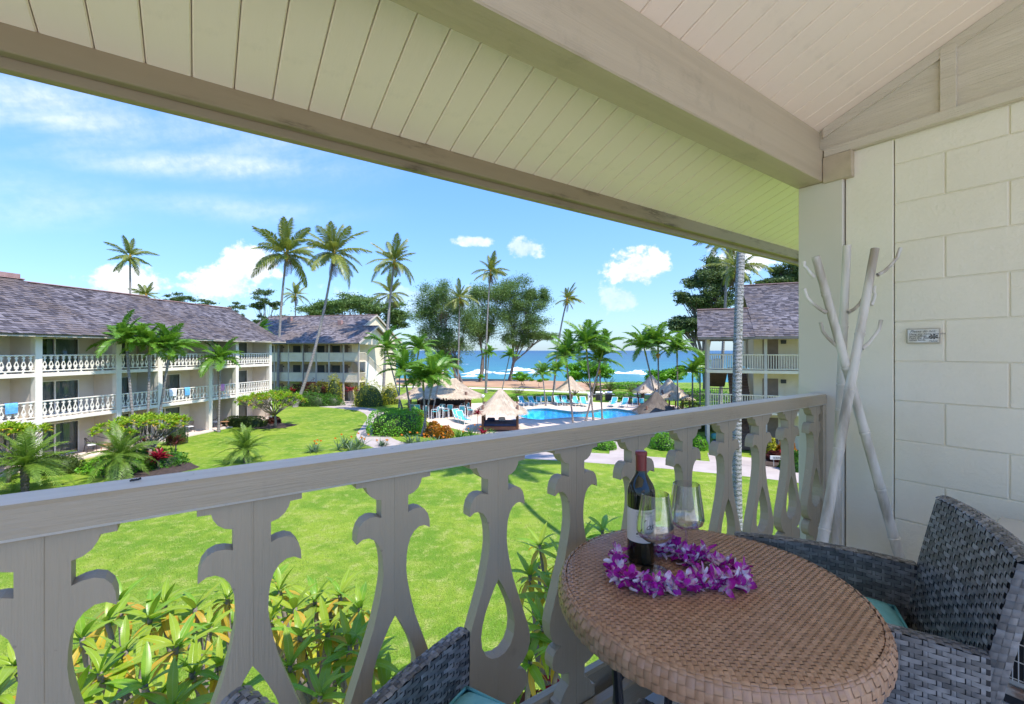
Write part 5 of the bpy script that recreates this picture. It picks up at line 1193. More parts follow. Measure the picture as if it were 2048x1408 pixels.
# ---- hedges and shrubs
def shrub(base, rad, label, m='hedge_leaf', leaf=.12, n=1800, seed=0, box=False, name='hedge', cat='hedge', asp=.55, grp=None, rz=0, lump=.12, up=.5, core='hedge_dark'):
    t = thing(name, label, cat, base, rz, grp); r = np.random.default_rng(seed); v = r.normal(0, 1, (n, 3)); v[:, 2] = np.abs(v[:, 2]) * (1 if box else 1); e = .35 if box else .85
    v /= np.linalg.norm(v, axis=1)[:, None]; p = 5.0 if box else 2.2; v /= (np.abs(v) ** p).sum(1)[:, None] ** (1 / p)
    f = 1 + lump * blob_noise(v * 3, 1.6, seed) - .10 * r.random(n) ** 2; P = v * f[:, None] * np.array(rad); V, F = leaves_np(P, leaf, seed + 1, asp, up)
    me = np_mesh('foliage', V, [F]); setm(me, m); put('foliage', me, t)
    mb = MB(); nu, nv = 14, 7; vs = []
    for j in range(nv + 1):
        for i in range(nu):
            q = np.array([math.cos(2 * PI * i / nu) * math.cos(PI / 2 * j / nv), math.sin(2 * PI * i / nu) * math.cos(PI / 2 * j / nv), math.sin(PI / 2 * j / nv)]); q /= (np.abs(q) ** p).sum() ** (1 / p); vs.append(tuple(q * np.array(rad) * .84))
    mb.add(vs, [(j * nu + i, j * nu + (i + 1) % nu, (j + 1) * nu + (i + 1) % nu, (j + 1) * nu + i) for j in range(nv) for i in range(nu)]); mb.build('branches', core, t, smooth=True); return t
H = lambda px, py: gp(px, py)
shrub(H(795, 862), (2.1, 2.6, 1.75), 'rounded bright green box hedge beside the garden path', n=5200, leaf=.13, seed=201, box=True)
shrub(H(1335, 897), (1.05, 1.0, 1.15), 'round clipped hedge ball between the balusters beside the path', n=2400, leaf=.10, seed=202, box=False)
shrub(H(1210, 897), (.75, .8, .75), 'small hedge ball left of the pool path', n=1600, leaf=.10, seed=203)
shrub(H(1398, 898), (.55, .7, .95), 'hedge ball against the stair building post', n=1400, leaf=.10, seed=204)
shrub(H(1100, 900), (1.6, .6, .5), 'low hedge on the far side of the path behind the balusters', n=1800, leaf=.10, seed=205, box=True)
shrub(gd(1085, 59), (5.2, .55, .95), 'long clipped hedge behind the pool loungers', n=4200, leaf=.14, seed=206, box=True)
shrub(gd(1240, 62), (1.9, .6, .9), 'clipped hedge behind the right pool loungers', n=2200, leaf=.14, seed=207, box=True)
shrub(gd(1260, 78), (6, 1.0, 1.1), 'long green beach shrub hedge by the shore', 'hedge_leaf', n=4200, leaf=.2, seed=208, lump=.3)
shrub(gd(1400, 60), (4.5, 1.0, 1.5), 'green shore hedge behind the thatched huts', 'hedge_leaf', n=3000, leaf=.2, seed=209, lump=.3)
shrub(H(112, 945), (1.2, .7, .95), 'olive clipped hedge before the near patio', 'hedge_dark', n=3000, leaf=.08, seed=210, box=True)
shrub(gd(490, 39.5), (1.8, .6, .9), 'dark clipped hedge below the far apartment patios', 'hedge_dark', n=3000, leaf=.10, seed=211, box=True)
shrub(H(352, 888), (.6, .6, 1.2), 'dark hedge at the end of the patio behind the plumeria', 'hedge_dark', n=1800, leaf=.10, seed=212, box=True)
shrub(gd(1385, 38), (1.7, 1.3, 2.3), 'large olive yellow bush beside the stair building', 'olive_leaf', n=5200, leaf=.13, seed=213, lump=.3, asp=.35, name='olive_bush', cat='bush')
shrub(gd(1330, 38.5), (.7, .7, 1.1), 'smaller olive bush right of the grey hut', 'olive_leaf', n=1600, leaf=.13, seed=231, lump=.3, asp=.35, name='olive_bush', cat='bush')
for (px, py, rad, m, lab, sd) in [(738, 812, (2.0, 1.2, 3.0), 'croton_yellow', 'bright yellow green shrub under the gable end stair', 214), (668, 807, (1.1, .8, 3.6), 'croton_yellow', 'upright yellow shrub against the walkway building front', 215), (780, 808, (1.2, 1, 2.4), 'croton_yellow', 'yellow green shrub behind the thin leaning trunk', 216),
                                  (622, 812, (2.4, .9, 1.6), 'ginger_leaf', 'low glossy green shrub by the garden path', 217), (655, 811, (1.9, .8, 1.4), 'ginger_leaf', 'glossy green ground shrub near the building entrance', 218), (575, 806, (2.6, 1, 2.2), 'hedge_leaf', 'light green shrub behind the leaning palm base', 219),
                                  (622, 804, (1.4, .8, 2.6), 'ti_dark', 'dark red leaved shrub behind the leaning trunk', 220), (868, 872, (.75, .7, 1.05), 'croton_orange', 'bright orange croton bush with round crown', 221), (889, 876, (.62, .6, .95), 'croton_orange', 'smaller orange croton bush to the right', 222), (838, 856, (.8, .7, 1.2), 'croton_yellow', 'yellow croton bush between the pale trunks', 223),
                                  (548, 846, (.6, .5, .6), 'ti_dark', 'dark red undergrowth below the far plumeria', 224), (300, 930, (1.9, 1.3, .9), 'ginger_leaf', 'glossy green planting at the front of the red bed', 225), (235, 940, (1.8, 1.2, .8), 'hedge_leaf', 'yellow green ground planting under the date palm', 226),
                                  (600, 805, (1.3, .8, 2.3), 'ti_dark', 'bronze leaved shrub under the walkway building balcony', 232), (640, 805, (1.2, .8, 2.6), 'olive_leaf', 'olive leaved shrub beside the tall dark red ti plant', 233), (1535, 912, (.55, .5, 1.35), 'croton_yellow', 'yellow croton shrub by the stair building entrance', 227), (1590, 940, (.7, .6, 1.0), 'ginger_leaf', 'green shrub at the end of the path beside the name board', 228), (1573, 915, (.6, .5, 1.0), 'croton_orange', 'orange and yellow croton behind the name board', 229), (1548, 922, (.4, .4, .6), 'ti_dark', 'dark red croton left of the name board', 230)]:
    shrub(H(px, py), rad, lab, m, .17, 1500, sd, name='garden_shrub', cat='shrub', lump=.35, asp=.42, grp='planting bed shrubs')
for px, py, lab in ((545, 852, 'left'), (300, 940, 'right')):
    c = gp(px, py); rr_ = 1.9 if lab == 'left' else 2.3; struct(sheet('mulch_bed', [(c.x + rr_ * math.cos(k * PI / 9) * (1 + .1 * math.sin(k * 2.1)), c.y + rr_ * .8 * math.sin(k * PI / 9)) for k in range(18)], [], .02, 'mulch', .03))
c = gp(1553, 928); struct(sheet('mulch_bed', [(c.x + 1.2 * math.cos(k * PI / 9), c.y + .9 * math.sin(k * PI / 9)) for k in range(18)], [], .03, 'mulch', .03))
# ---- strap-leaf clumps: ti plants, agapanthus, cycads
def blade_leaf(ln, wd, bend, m, name='leaf', seg=5, fold=.25):
    mb = MB(); vs = []
    for i in range(seg + 1):
        f = i / seg; w = wd * math.sin(PI * (.10 + .88 * f)) ** .8; x = ln * (f - .12 * bend * f * f); z = ln * (-.55 * bend * f * f)
        vs += [(x, -w / 2, z + w * fold), (x, 0, z), (x, w / 2, z + w * fold)]
    mb.add(vs, [(i * 3 + j, i * 3 + j + 1, i * 3 + j + 4, i * 3 + j + 3) for i in range(seg) for j in (0, 1)]); return mb.v, mb.f
def clump(base, label, n, ln, wd, m, h=.0, el=(1.45, .2), seed=0, name='strap_plant', cat='plant', grp=None, bend=(.2, .9), layers=1, spread=.15, stem=True, flower=None):
    t = thing(name, label, cat, base, 0, grp); r = random.Random(seed); mb = MB(); tops = [(r.uniform(-spread, spread), r.uniform(-spread, spread), h * r.uniform(.7, 1.05)) for _ in range(layers)]
    for i in range(n):
        tp = tops[i % layers]; v, f = blade_leaf(ln * r.uniform(.7, 1.15), wd * r.uniform(.8, 1.2), r.uniform(*bend), m); az_ = r.uniform(0, 6.283); e = el[0] + (el[1] - el[0]) * r.random()
        mt = Matrix.Translation(tp) @ Matrix.Rotation(az_, 4, 'Z') @ Matrix.Rotation(-e, 4, 'Y'); mb.add([mt @ Vector(p) for p in v], f)
    mb.build('leaves', m, t)
    if stem and h > .1:
        mb = MB()
        for tp in tops: mb.tube([(tp[0] * .3, tp[1] * .3, -.05), tp], [.03, .022], 6)
        mb.build('stems', 'bark', t)
    if flower:
        mb = MB()
        for k in range(flower): x, y = r.uniform(-spread, spread) * 1.2, r.uniform(-spread, spread) * 1.2; z = ln * r.uniform(.6, .95); mb.add([(x, y, z), (x + .12, y + .02, z + .06), (x + .02, y, z + .14), (x - .07, y, z + .10)], [(0, 1, 2), (0, 2, 3)])
        mb.build('flowers', 'flower_orange', t)
    return t
for k, (px, py, n, ln, wd, m, h, lab, lay, sp, fl) in enumerate([(318, 938, 60, .62, .14, 'ti_red', .75, 'vivid red ti plant in the bed before the apartments', 3, .3, None), (348, 922, 50, .6, .13, 'ti_dark', 1.25, 'dark maroon ti plant behind the vivid red one', 4, .45, None), (290, 905, 24, .55, .12, 'ti_dark', .6, 'dark ti plant under the near plumeria', 3, .4, None),
        (703, 807, 44, .75, .16, 'ti_red', 2.0, 'tall crimson ti plant at the walkway building entrance', 4, .45, None), (652, 806, 40, .75, .16, 'ti_dark', 1.7, 'tall dark red ti plant against the walkway building', 4, .5, None), (590, 806, 40, .7, .15, 'ti_red', 1.6, 'red ti plant left of the leaning trunk', 4, .6, None),
        (545, 838, 26, .6, .13, 'ti_dark', .5, 'dark ti plant below the far plumeria', 3, .5, None), (955, 868, 24, .55, .14, 'ti_red', 1.7, 'red ti plant standing tall before the daybed hut', 1, .1, None), (966, 878, 22, .5, .13, 'ti_red', .45, 'low red ti plant before the daybed hut', 2, .15, None),
        (1556, 918, 18, .45, .1, 'ti_red', .35, 'small magenta ti plant beside the name board', 2, .2, None),
        (705, 898, 150, 1.0, .055, 'agave_leaf', 0, 'broad clump of bird of paradise behind the rail', 9, 1.15, 7), (628, 904, 60, .75, .05, 'agave_leaf', 0, 'small clump of bird of paradise left of the broad one', 4, .35, 4), (828, 892, 120, .9, .055, 'agave_leaf', 0, 'grey green strappy clump at the palm feet', 7, .9, 5), (870, 890, 80, .8, .05, 'agave_leaf', 0, 'grey green strappy clump below the orange crotons', 5, .7, 3),
        (940, 878, 120, 1.0, .055, 'ginger_leaf', 0, 'dark green strappy clump before the daybed hut', 7, 1.0, 4), (985, 872, 70, .8, .05, 'ginger_leaf', 0, 'strappy clump left of the daybed', 4, .6, None), (770, 893, 60, .6, .05, 'agave_leaf', 0, 'strappy clump at the end of the box hedge', 4, .5, 3)]):
    clump(gp(px, py), lab, n, ln, wd, m, h, seed=300 + k, name='ti_plant' if 'ti_' in m else 'bird_of_paradise', layers=lay, spread=sp, flower=fl, grp='ti plants' if 'ti_' in m else 'strap leaf clumps')
def cycad(p, label, sc, seed):
    t = thing('cycad', label, 'plant', p, 0, 'spiky cycads by the pool'); MB().tube([(0, 0, -.05), (0, 0, .35 * sc)], .14 * sc, 8).build('trunk', 'bark_dark', t); hang_fronds(t, CYC, Vector((0, 0, .35 * sc)), 22, 1.35, .15, sc, None, seed)
for i, (px, d, sc, lab) in enumerate([(1190, 64, 2.0, 'reddish spiky plant behind the barbecue grills'), (1220, 65, 1.8, 'reddish spiky plant right of the grills'), (1150, 62, 1.4, 'brown tipped spiky plant under the thatched umbrella'), (1285, 61, 1.6, 'brown spiky plant before the thatched huts'), (1036, 61, 1.4, 'spiky plant behind the daybed hut'), (1262, 63, 1.4, 'spiky plant behind the right loungers')]): cycad(gd(px, d), lab, sc, 400 + i)
# ---- plumeria trees
def plum_leaf(ln, wd, bend, m): 
    v, f = blade_leaf(ln, wd, bend, m, seg=5, fold=.12); me = bpy.data.meshes.new('leaf'); me.from_pydata([tuple(p) for p in v], [], f); me.materials.append(M[m]); me.polygons.foreach_set('use_smooth', [True] * len(f)); return me
PL = [plum_leaf(.36, .078, b_, 'plumeria_near') for b_ in (.2, .5, .8, 1.1)]; PY = [plum_leaf(.27, .058, b_, 'plumeria_yellow') for b_ in (.8, 1.3)]
def branching(r, tips, root, r0):
    """limbs from root that fork to the tips"""
    mb = MB(); root = Vector(root); groups = {}
    cs = sorted(tips, key=lambda p: math.atan2(p.y - root.y, p.x - root.x)); ng = max(2, len(tips) // 5)
    for g in range(ng):
        sub = cs[g * len(cs) // ng:(g + 1) * len(cs) // ng]
        if not sub: continue
        c = sum(sub, Vector()) / len(sub); fork = root.lerp(c, .55) + Vector((r.uniform(-.1, .1), r.uniform(-.1, .1), -.08)); mid = root.lerp(fork, .5) + Vector((r.uniform(-.15, .15), r.uniform(-.15, .15), 0))
        mb.tube([root, mid, fork], [r0, r0 * .8, r0 * .6], 7)
        for q in sub:
            k2 = fork.lerp(q, .55) + Vector((r.uniform(-.08, .08), r.uniform(-.08, .08), -.10)); mb.tube([fork, k2, q - Vector((0, 0, .03)), q], [r0 * .55, r0 * .36, r0 * .28, r0 * .26], 6)
    return mb
def plumeria_near(root, tips, label, seed):
    r = random.Random(seed); root = Vector(root); t = thing('plumeria_tree', label, 'tree', root, 0, 'plumeria trees'); tl = [Vector(p) - root for p in tips]; h = min(p.z for p in tl) * .62
    mb = branching(r, tl, (0, 0, h), .065); mb.tube([(0, 0, -.1), (.05, .03, h * .5), (0, 0, h + .05)], [.11, .09, .075], 9); mb.build('trunk', 'bark_plumeria', t, smooth=True); cnt = 0
    for q in tl:
        nl = r.randint(11, 16)
        for i in range(nl):
            f = i / nl; az_ = i * 2.4 + r.uniform(-.3, .3); e = 1.15 - 1.25 * f + r.uniform(-.15, .15); s = r.uniform(.7, 1.1) * (.7 + .4 * f); old = f > .45 and r.random() < .62
            put('leaf', r.choice(PY if old else PL), t, loc=q - Vector((0, 0, .07 * f)), rot=(Matrix.Rotation(az_, 3, 'Z') @ Matrix.Rotation(-e if not old else -(e - .5), 3, 'Y') @ Matrix.Rotation(r.uniform(-.4, .4), 3, 'X')).to_euler(), scale=s)
def plumeria_far(px, py, tips, label, seed, h0, m='plumeria_leaf', ln=.34):
    base = gp(px, py); r = random.Random(seed); t = thing('plumeria_tree', label, 'tree', base, 0, 'plumeria trees'); tl = [Vector(p) - base for p in tips]
    mb = branching(r, tl, (0, 0, h0), .055); mb.tube([(0, 0, -.1), (.06, 0, h0 * .5), (0, 0, h0 + .05)], [.13, .10, .08], 9); mb.build('trunk', 'bark', t, smooth=True); g, y = MB(), MB()
    for q in tl:
        for i in range(13):
            f = i / 13; old = f > .55 and r.random() < .35; v, fc = blade_leaf(ln * r.uniform(.75, 1.1), .10, r.uniform(.1, .8), m, seg=3); e = 1.1 - 1.35 * f
            mt = Matrix.Translation(q) @ Matrix.Rotation(i * 2.4 + r.uniform(-.3, .3), 4, 'Z') @ Matrix.Rotation(-e, 4, 'Y'); (y if old else g).add([mt @ Vector(p) for p in v], fc)
    g.build('crown', m, t); y.build('old_leaves', 'plumeria_yellow', t)
def dome(px, py, d, w, h, n, seed, dep=None):
    r = random.Random(seed); out = []
    for _ in range(n):
        while True:
            x, y = r.uniform(-1, 1), r.uniform(-1, 1)
            if x * x + y * y < 1: break
        c = at(px, py, d); out.append(Vector((c.x + x * w, c.y + y * (dep or w), c.z + h * (1 - (x * x + y * y)) ** .5 - h * .3 + r.uniform(-.12, .12))))
    return out
plumeria_far(300, 935, dome(288, 852, 26.5, 2.3, .75, 95, 1), 'wide plumeria tree before the near apartment patio', 1, 1.0)
plumeria_far(550, 856, dome(542, 802, 38.8, 2.75, .95, 100, 2), 'wide plumeria tree on its mulch island by the far patios', 2, 1.1)
plumeria_far(15, 965, dome(5, 868, 22.9, 1.7, .5, 60, 3), 'plumeria tree cut off by the left edge', 3, 1.1)
def near_tips(lst):
    r = random.Random(len(lst)); out = [at(px, py, d) for px, py, d in lst]
    for px, py, d in lst[::2]: out.append(at(px + r.uniform(-35, 35), py + r.uniform(10, 60), d + r.uniform(.1, .5)))
    return out
plumeria_near((-2.35, 3.35, 0), near_tips([(165, 1275, 3.3), (215, 1240, 3.6), (250, 1300, 3.1), (300, 1235, 3.7), (330, 1205, 3.9), (352, 1290, 3.2), (390, 1215, 3.8), (420, 1255, 3.5), (455, 1195, 4.0), (200, 1345, 2.9), (290, 1370, 2.8), (385, 1345, 3.0), (440, 1330, 3.1), (150, 1400, 2.8), (345, 1410, 2.7), (30, 1330, 3.2), (-10, 1390, 3.0), (240, 1200, 4.0)]), 'plumeria shrub with yellowing leaves below the left balusters', 11)
plumeria_near((-1.35, 3.75, 0), near_tips([(560, 1180, 3.9), (590, 1215, 3.7), (630, 1200, 3.9), (680, 1190, 4.0), (720, 1215, 3.8), (600, 1270, 3.4), (655, 1265, 3.5), (540, 1240, 3.6), (700, 1290, 3.4), (580, 1330, 3.2), (740, 1320, 3.3), (640, 1390, 3.0), (520, 1150, 4.1), (770, 1380, 3.2)]), 'plumeria shrub with gnarled branches between the middle balusters', 12)
plumeria_near((.25, 3.9, 0), near_tips([(1080, 1090, 4.6), (1120, 1115, 4.3), (1165, 1080, 4.6), (1060, 1150, 4.2), (1100, 1180, 4.0), (1140, 1200, 3.9), (1085, 1250, 3.7), (1120, 1290, 3.6), (1060, 1320, 3.5), (1205, 1060, 4.8), (1160, 1150, 4.2)]), 'slim plumeria shrub beside the table edge', 13)
clump((.27, 3.55, 0), 'tall dark red leaved plant rising between the balusters near the table', 46, .34, .075, 'ti_dark', 3.95, seed=390, name='ti_plant', layers=4, spread=.22, grp='ti plants')
clump((.42, 3.75, 0), 'crimson leaved plant beside the slim plumeria', 26, .30, .07, 'ti_red', 3.8, seed=391, name='ti_plant', layers=2, spread=.12, grp='ti plants')
clump((-2.0, 4.6, 0), 'yellow striped strappy plant below the left balusters', 50, .45, .05, 'croton_yellow', 3.6, seed=392, name='croton_plant', layers=5, spread=.5, grp='planting below the lanai')
# ================================================================ pool-side things
def thatch_roof(par, fn, nu, nv, m, blades, ln, seed):
    """fn(u in 0..1 round, v 0 ridge..1 eave) -> point; base skin plus loose straw"""
    mb = MB(); vs = [fn(i / nu, j / nv) for j in range(nv + 1) for i in range(nu)]
    mb.add(vs, [(j * nu + i, (j + 1) * nu + i, (j + 1) * nu + (i + 1) % nu, j * nu + (i + 1) % nu) for j in range(nv) for i in range(nu)]); o = mb.build('thatch_roof', m, par, smooth=True)
    r = random.Random(seed); st = MB()
    for k in range(blades):
        u, v = r.random(), 1 - r.random() ** 1.5 * .97
        if k % 3 == 0: v = r.uniform(.9, 1.0)
        p = Vector(fn(u, v * .97)); q = Vector(fn(u, min(v * .97 + .03, 1.0))); d = (q - p); d = d.normalized() if d.length > 1e-5 else Vector((0, 0, -1))
        tn = (Vector(fn((u + .004) % 1, v)) - Vector(fn(u, v))); tn = tn.normalized() if tn.length > 1e-6 else Vector((1, 0, 0)); nn = tn.cross(d); nn = nn if nn.z > 0 else -nn
        w = r.uniform(.012, .03); l_ = ln * r.uniform(.6, 1.2); a = p + nn * .015; b_ = p + d * l_ + nn * r.uniform(.0, .05) + tn * r.uniform(-.06, .06) + Vector((0, 0, -.12 * l_ if v > .9 else 0))
        st.add([a - tn * w, a + tn * w, b_ + tn * w * .5, b_ - tn * w * .5], [(0, 1, 2, 3)])
    st.build('straw', m, o, kind='stuff'); return o
def hip(w, d_, rw, zr, ze, sag=.10):
    """rounded hip roof: half sizes w,d_ at the eave, ridge half length rw"""
    def f(u, v):
        a = 2 * PI * u; ca, sa = math.cos(a), math.sin(a); e = .62; sx = math.copysign(abs(ca) ** e, ca); sy = math.copysign(abs(sa) ** e, sa)
        x = (rw * (1 - v) + w * v) * sx; y = (d_ * v) * sy; return (x, y, zr + (ze - zr) * (v ** 1.0 - sag * math.sin(PI * v) * -1))
    return f
def hut(loc, w, d_, rw, zr, ze, label, m='thatch', posts=((-.8, -.8), (.8, -.8), (.8, .8), (-.8, .8)), rz=0, blades=2200, seed=0, name='thatched_hut', cat='hut', pr=.09, grp='thatched huts by the pool'):
    t = thing(name, label, cat, loc, rz, grp); thatch_roof(t, hip(w, d_, rw, zr, ze), 40, 8, m, blades, .45, seed)
    for x, y in posts: MB().tube([(x * w * .85, y * d_ * .85, -.05), (x * w * .85, y * d_ * .85, ze + .3 * (zr - ze))], pr, 8).build('post', 'post_wood', t, smooth=True)
    return t
bar = hut(gd(882, 47.5), 4.25, 3.2, 1.6, 3.75, 1.98, 'long thatched bar pavilion with dark counter by the white stools', blades=5200, seed=1, name='bar_pavilion', cat='pavilion', pr=.13)
MB().bbox(-2.9, 2.9, -2.0, -1.75, 0, 1.05, .01).build('counter_front', 'bar_wood', bar); MB().bbox(-3.05, 3.05, -2.2, -1.55, 1.052, 1.11, .01).build('counter_top', 'bar_wood', bar); MB().bbox(-2.4, 2.4, 1.2, 1.9, 0, 1.6, .01).build('back_bar', 'black_metal', bar)
MB().box(-3.0, 3.0, 2.2, 2.3, 0, 2.2).build('back_wall', 'door_brown', bar)
r = random.Random(5); 
for k in range(9): MB().lathe([(.0, 1.60), (.045, 1.60), (.045, 1.80), (.016, 1.86), (.016, 1.92), (0, 1.92)], 8, -2 + .5 * k, 1.5).build('bottle', ['steel', 'croton_orange', 'hedge_dark'][k % 3], bar)
hut(gd(872, 56), 2.6, 2.2, .6, 4.35, 2.6, 'second thatched roof rising behind the bar pavilion', blades=1800, seed=2)
day = hut(gd(1001, 38.4), 2.12, 2.0, .12, 3.42, 1.62, 'square thatched daybed hut with dark posts beside the pool', blades=3600, seed=3, pr=.10)
MB().bbox(-1.5, 1.5, -1.4, 1.4, .10, .42, .02).build('daybed_frame', 'bar_wood', day); MB().bbox(-1.4, 1.4, -1.3, 1.3, .422, .56, .05).build('mattress', 'navy_pad', day); MB().bbox(-1.2, -.5, .5, 1.1, .562, .80, .08).build('pillow', 'navy_pad', day); MB().bbox(-.2, .4, .6, 1.1, .562, .85, .08).build('pillow', 'towel_white', day)
hut(gd(1141, 57), 1.70, 1.7, .08, 3.45, 1.85, 'thatched umbrella behind the pool palms', posts=((0, 0),), blades=1600, seed=4, name='thatched_umbrella', cat='umbrella')
hut(gd(1303, 56), 2.0, 1.9, .1, 3.65, 1.75, 'peaked thatched hut at the right of the pool deck', blades=1700, seed=5)
hut(gd(1338, 52), 1.75, 1.7, .1, 3.45, 1.7, 'steep thatched hut beside the peaked one', blades=1700, seed=6); hut(gd(1352, 49), 1.6, 1.5, .1, 2.9, 1.6, 'low thatched hut in front of the steep one', blades=1400, seed=7)
hut(gd(1312, 41), 1.75, 1.7, .1, 2.92, 1.25, 'weathered grey thatched hut next to the pool', m='thatch_grey', blades=2600, seed=8)
# chairs
def parts_of(spec, root):
    for n, me in spec: put(n, me, root)
def sling(pts, w, t=.02):
    mb = MB(); vs = []
    for y, z in pts: vs += [(-w, y, z), (w, y, z), (-w, y, z - t), (w, y, z - t)]
    n = len(pts)
    for i in range(n - 1): k = 4 * i; mb.f += [(k, k + 1, k + 5, k + 4), (k + 2, k + 6, k + 7, k + 3), (k, k + 4, k + 6, k + 2), (k + 1, k + 3, k + 7, k + 5)]
    mb.v = vs; mb.mi = [0] * len(mb.f); return mb
def lounger_spec():
    o = [('sling', sling([(.95, .40), (.2, .36), (-.25, .38), (-.75, 1.02)], .30).mesh('sling', 'teal_mesh'))]
    for s in (1, -1):
        o.append(('side_rail', MB().tube([(s * .33, 1.0, .40), (s * .33, .2, .36), (s * .33, -.28, .38), (s * .33, -.78, 1.06)], .032, 6).mesh('side_rail', 'white_frame')))
        o.append(('arm_rest', MB().tube([(s * .36, .35, .36), (s * .36, .32, .60), (s * .36, -.42, .62)], .028, 6).mesh('arm_rest', 'white_frame')))
        for y in (.85, -.35): o.append(('leg', MB().tube([(s * .33, y, .40), (s * .34, y + .06, 0)], .032, 6).mesh('leg', 'white_frame')))
    o.append(('cross_bar', MB().tube([(-.33, -.78, 1.06), (.33, -.78, 1.06)], .032, 6).mesh('cross_bar', 'white_frame'))); return o
def chair_spec(h=.42, back=.92):
    o = [('sling', sling([(.25, h + .02), (-.22, h), (-.36, h + back * .54)], .25).mesh('sling', 'teal_mesh'))]
    for s in (1, -1):
        o.append(('side_frame', MB().tube([(s * .28, .28, 0), (s * .28, .27, h + .22), (s * .28, -.30, h + .24)], .026, 6).mesh('side_frame', 'white_frame'))); o.append(('back_post', MB().tube([(s * .28, -.30, 0), (s * .27, -.24, h), (s * .27, -.38, h + back * .57)], .026, 6).mesh('back_post', 'white_frame')))
    o.append(('top_bar', MB().tube([(-.27, -.38, h + back * .57), (.27, -.38, h + back * .57)], .026, 6).mesh('top_bar', 'white_frame'))); o.append(('foot_bar', MB().tube([(-.28, .27, h * .4), (.28, .27, h * .4)], .02, 6).mesh('foot_bar', 'white_frame'))); return o
LS, CS, BS = lounger_spec(), chair_spec(), chair_spec(.72)
def pchair(spec, px, py, rz, name, label, cat, grp):
    t = thing(name, label, cat, gp(px, py, .012), R(rz), grp); parts_of(spec, t)
G1, G2, G3 = 'turquoise sling loungers round the pool', 'low turquoise chairs by the pool', 'tall white bar chairs'
for (px, py, rz, lab) in [(1046, 811, 205, 'turquoise lounger nearest the daybed hut roof'), (1066, 811, 205, 'second turquoise lounger from the daybed hut'), (1116, 810, 190, 'turquoise lounger left of the dark umbrella pole'), (1131, 810, 190, 'turquoise lounger just left of the leaning pool palm'), (1152, 811, 190, 'turquoise lounger between the pool palm trunks'), (1168, 812, 185, 'turquoise lounger partly behind the pool palm trunk'), (1226, 813, 150, 'turquoise lounger at the far right corner of the pool'), (1248, 814, 150, 'turquoise lounger beside the right pair of low chairs'),
                          (918, 842, 215, 'white sling lounger nearest the bar tables'), (926, 846, 215, 'white sling lounger beside the croton bed')]: pchair(LS, px, py, rz, 'pool_lounger', lab, 'lounger', G1)
for (px, py, rz, lab) in [(1077, 809, 180, 'low turquoise chair next to the left loungers'), (1087, 808, 180, 'middle of three low turquoise chairs before the hedge'), (1099, 808, 180, 'right of three low turquoise chairs before the hedge'), (1270, 812, 165, 'low turquoise chair left of the grey hut'), (1283, 813, 165, 'low turquoise chair touching the grey hut eave')]: pchair(CS, px, py, rz, 'pool_chair', lab, 'chair', G2)
for k, (px, py, rz, lab) in enumerate([(824, 832, 0, 'leftmost tall chair at the bar counter'), (836, 833, 0, 'second tall chair at the bar counter'), (852, 836, 10, 'tall chair at the counter behind the palm trunks'), (870, 838, 80, 'tall white chair left of the first bar table'), (884, 834, 180, 'tall chair behind the first bar table'), (892, 836, 270, 'tall teal backed chair right of the first bar table'), (900, 833, 10, 'tall chair at the counter right of the first bar table'), (916, 832, 80, 'tall chair left of the second bar table'), (925, 836, 0, 'tall chair in front of the second bar table'), (934, 830, 190, 'tall chair behind the second bar table'), (941, 834, 270, 'tall chair right of the second bar table')]): pchair(BS, px, py, rz, 'bar_chair', lab, 'chair', G3)
for px, py, lab in ((880, 836, 'tall white bar table before the thatched bar'), (929, 833, 'tall white bar table with chairs nearest the daybed hut')):
    t = thing('bar_table', lab, 'table', gp(px, py, .012), 0, 'white bar tables'); MB().lathe([(0, 1.02), (.42, 1.02), (.43, 1.04), (.42, 1.06), (0, 1.06)], 20).build('table_top', 'white_frame', t)
    for k in range(4): MB().bar((math.cos(k * PI / 2) * .30, math.sin(k * PI / 2) * .30, 0), (math.cos(k * PI / 2) * .2, math.sin(k * PI / 2) * .2, 1.02), .045).build('leg', 'white_frame', t)
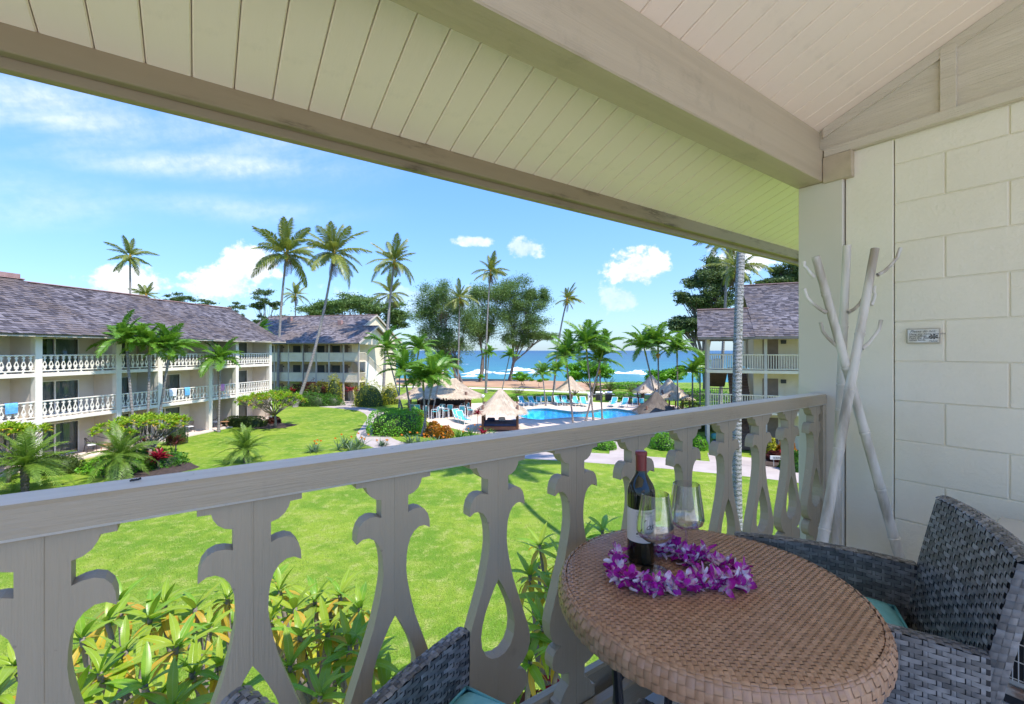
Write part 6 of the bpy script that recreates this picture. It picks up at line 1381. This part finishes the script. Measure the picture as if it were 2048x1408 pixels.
# grills, bin, lamp, ladder
for px, lab in ((1198, 'stainless barbecue grill nearest the white bin'), (1217, 'stainless barbecue grill in front of the reddish plants')):
    t = thing('barbecue_grill', lab, 'grill', gd(px, 60), 0, 'barbecue grills'); MB().bbox(-.42, .42, -.3, .3, 0, .82, .02).build('cart', 'black_metal', t)
    mb = MB(); mb.tube([(-.45, 0, .98), (.45, 0, .98)], .27, 14); mb.build('lid', 'steel', t); MB().bar((-.35, -.33, 1.02), (.35, -.33, 1.02), .03).build('handle', 'steel', t)
    for s in (-1, 1): MB().bbox(s * .62 - .18, s * .62 + .18, -.28, .28, .80, .84, .01).build('side_shelf', 'steel', t)
t = thing('waste_bin', 'white waste bin beside the pool palm trunk', 'bin', gd(1180, 56), 0); MB().bbox(-.28, .28, -.28, .28, 0, 1.15, .02).build('body', 'white_frame', t); MB().bbox(-.31, .31, -.31, .31, 1.152, 1.3, .04).build('hood', 'white_frame', t); MB().box(-.18, .18, -.285, -.281, .85, 1.02).build('slot', 'black_metal', t)
t = thing('globe_lamp', 'white globe garden lamp on a short post by the bar lawn', 'lamp', gd(966, 46), 0); MB().tube([(0, 0, 0), (0, 0, 1.85)], .04, 8).build('post', 'black_metal', t); MB().lathe([(.0, 1.85), (.12, 1.9), (.17, 2.02), (.12, 2.14), (0, 2.19)], 14).build('globe', 'white_frame', t, smooth=True)
lp = gp(1042, 836); t = thing('pool_ladder', 'curved steel handrail at the pool edge near the daybed hut', 'handrail', lp, R(40))
for x in (-.3, .3): MB().tube([(x, -.5, 0), (x, -.45, .75), (x, -.2, .92), (x, .2, .6), (x, .5, -.2)], .03, 8).build('rail', 'steel', t, smooth=True)
t = thing('picnic_table', 'brown wooden picnic table behind the right loungers', 'table', gd(1266, 57), R(10)); MB().bbox(-.9, .9, -.4, .4, .72, .77, .01).build('table_top', 'bar_wood', t)
for s in (-1, 1): MB().bbox(-.9, .9, s * .7 - .14, s * .7 + .14, .42, .46, .01).build('bench', 'bar_wood', t); MB().bbox(s * .7 - .05, s * .7 + .05, -.7, .7, 0, .72, .01).build('leg', 'bar_wood', t)
pp = gd(1143, 55); tag(MB().tube([(0, 0, 0), (0, 0, 1.3)], .16, 8).tube([(0, 0, 1.3), (0, 0, 1.36)], [.22, .18], 8).build('bollard_post', 'post_wood', loc=pp), 'dark brown post at the pool deck edge behind the loungers', 'post')
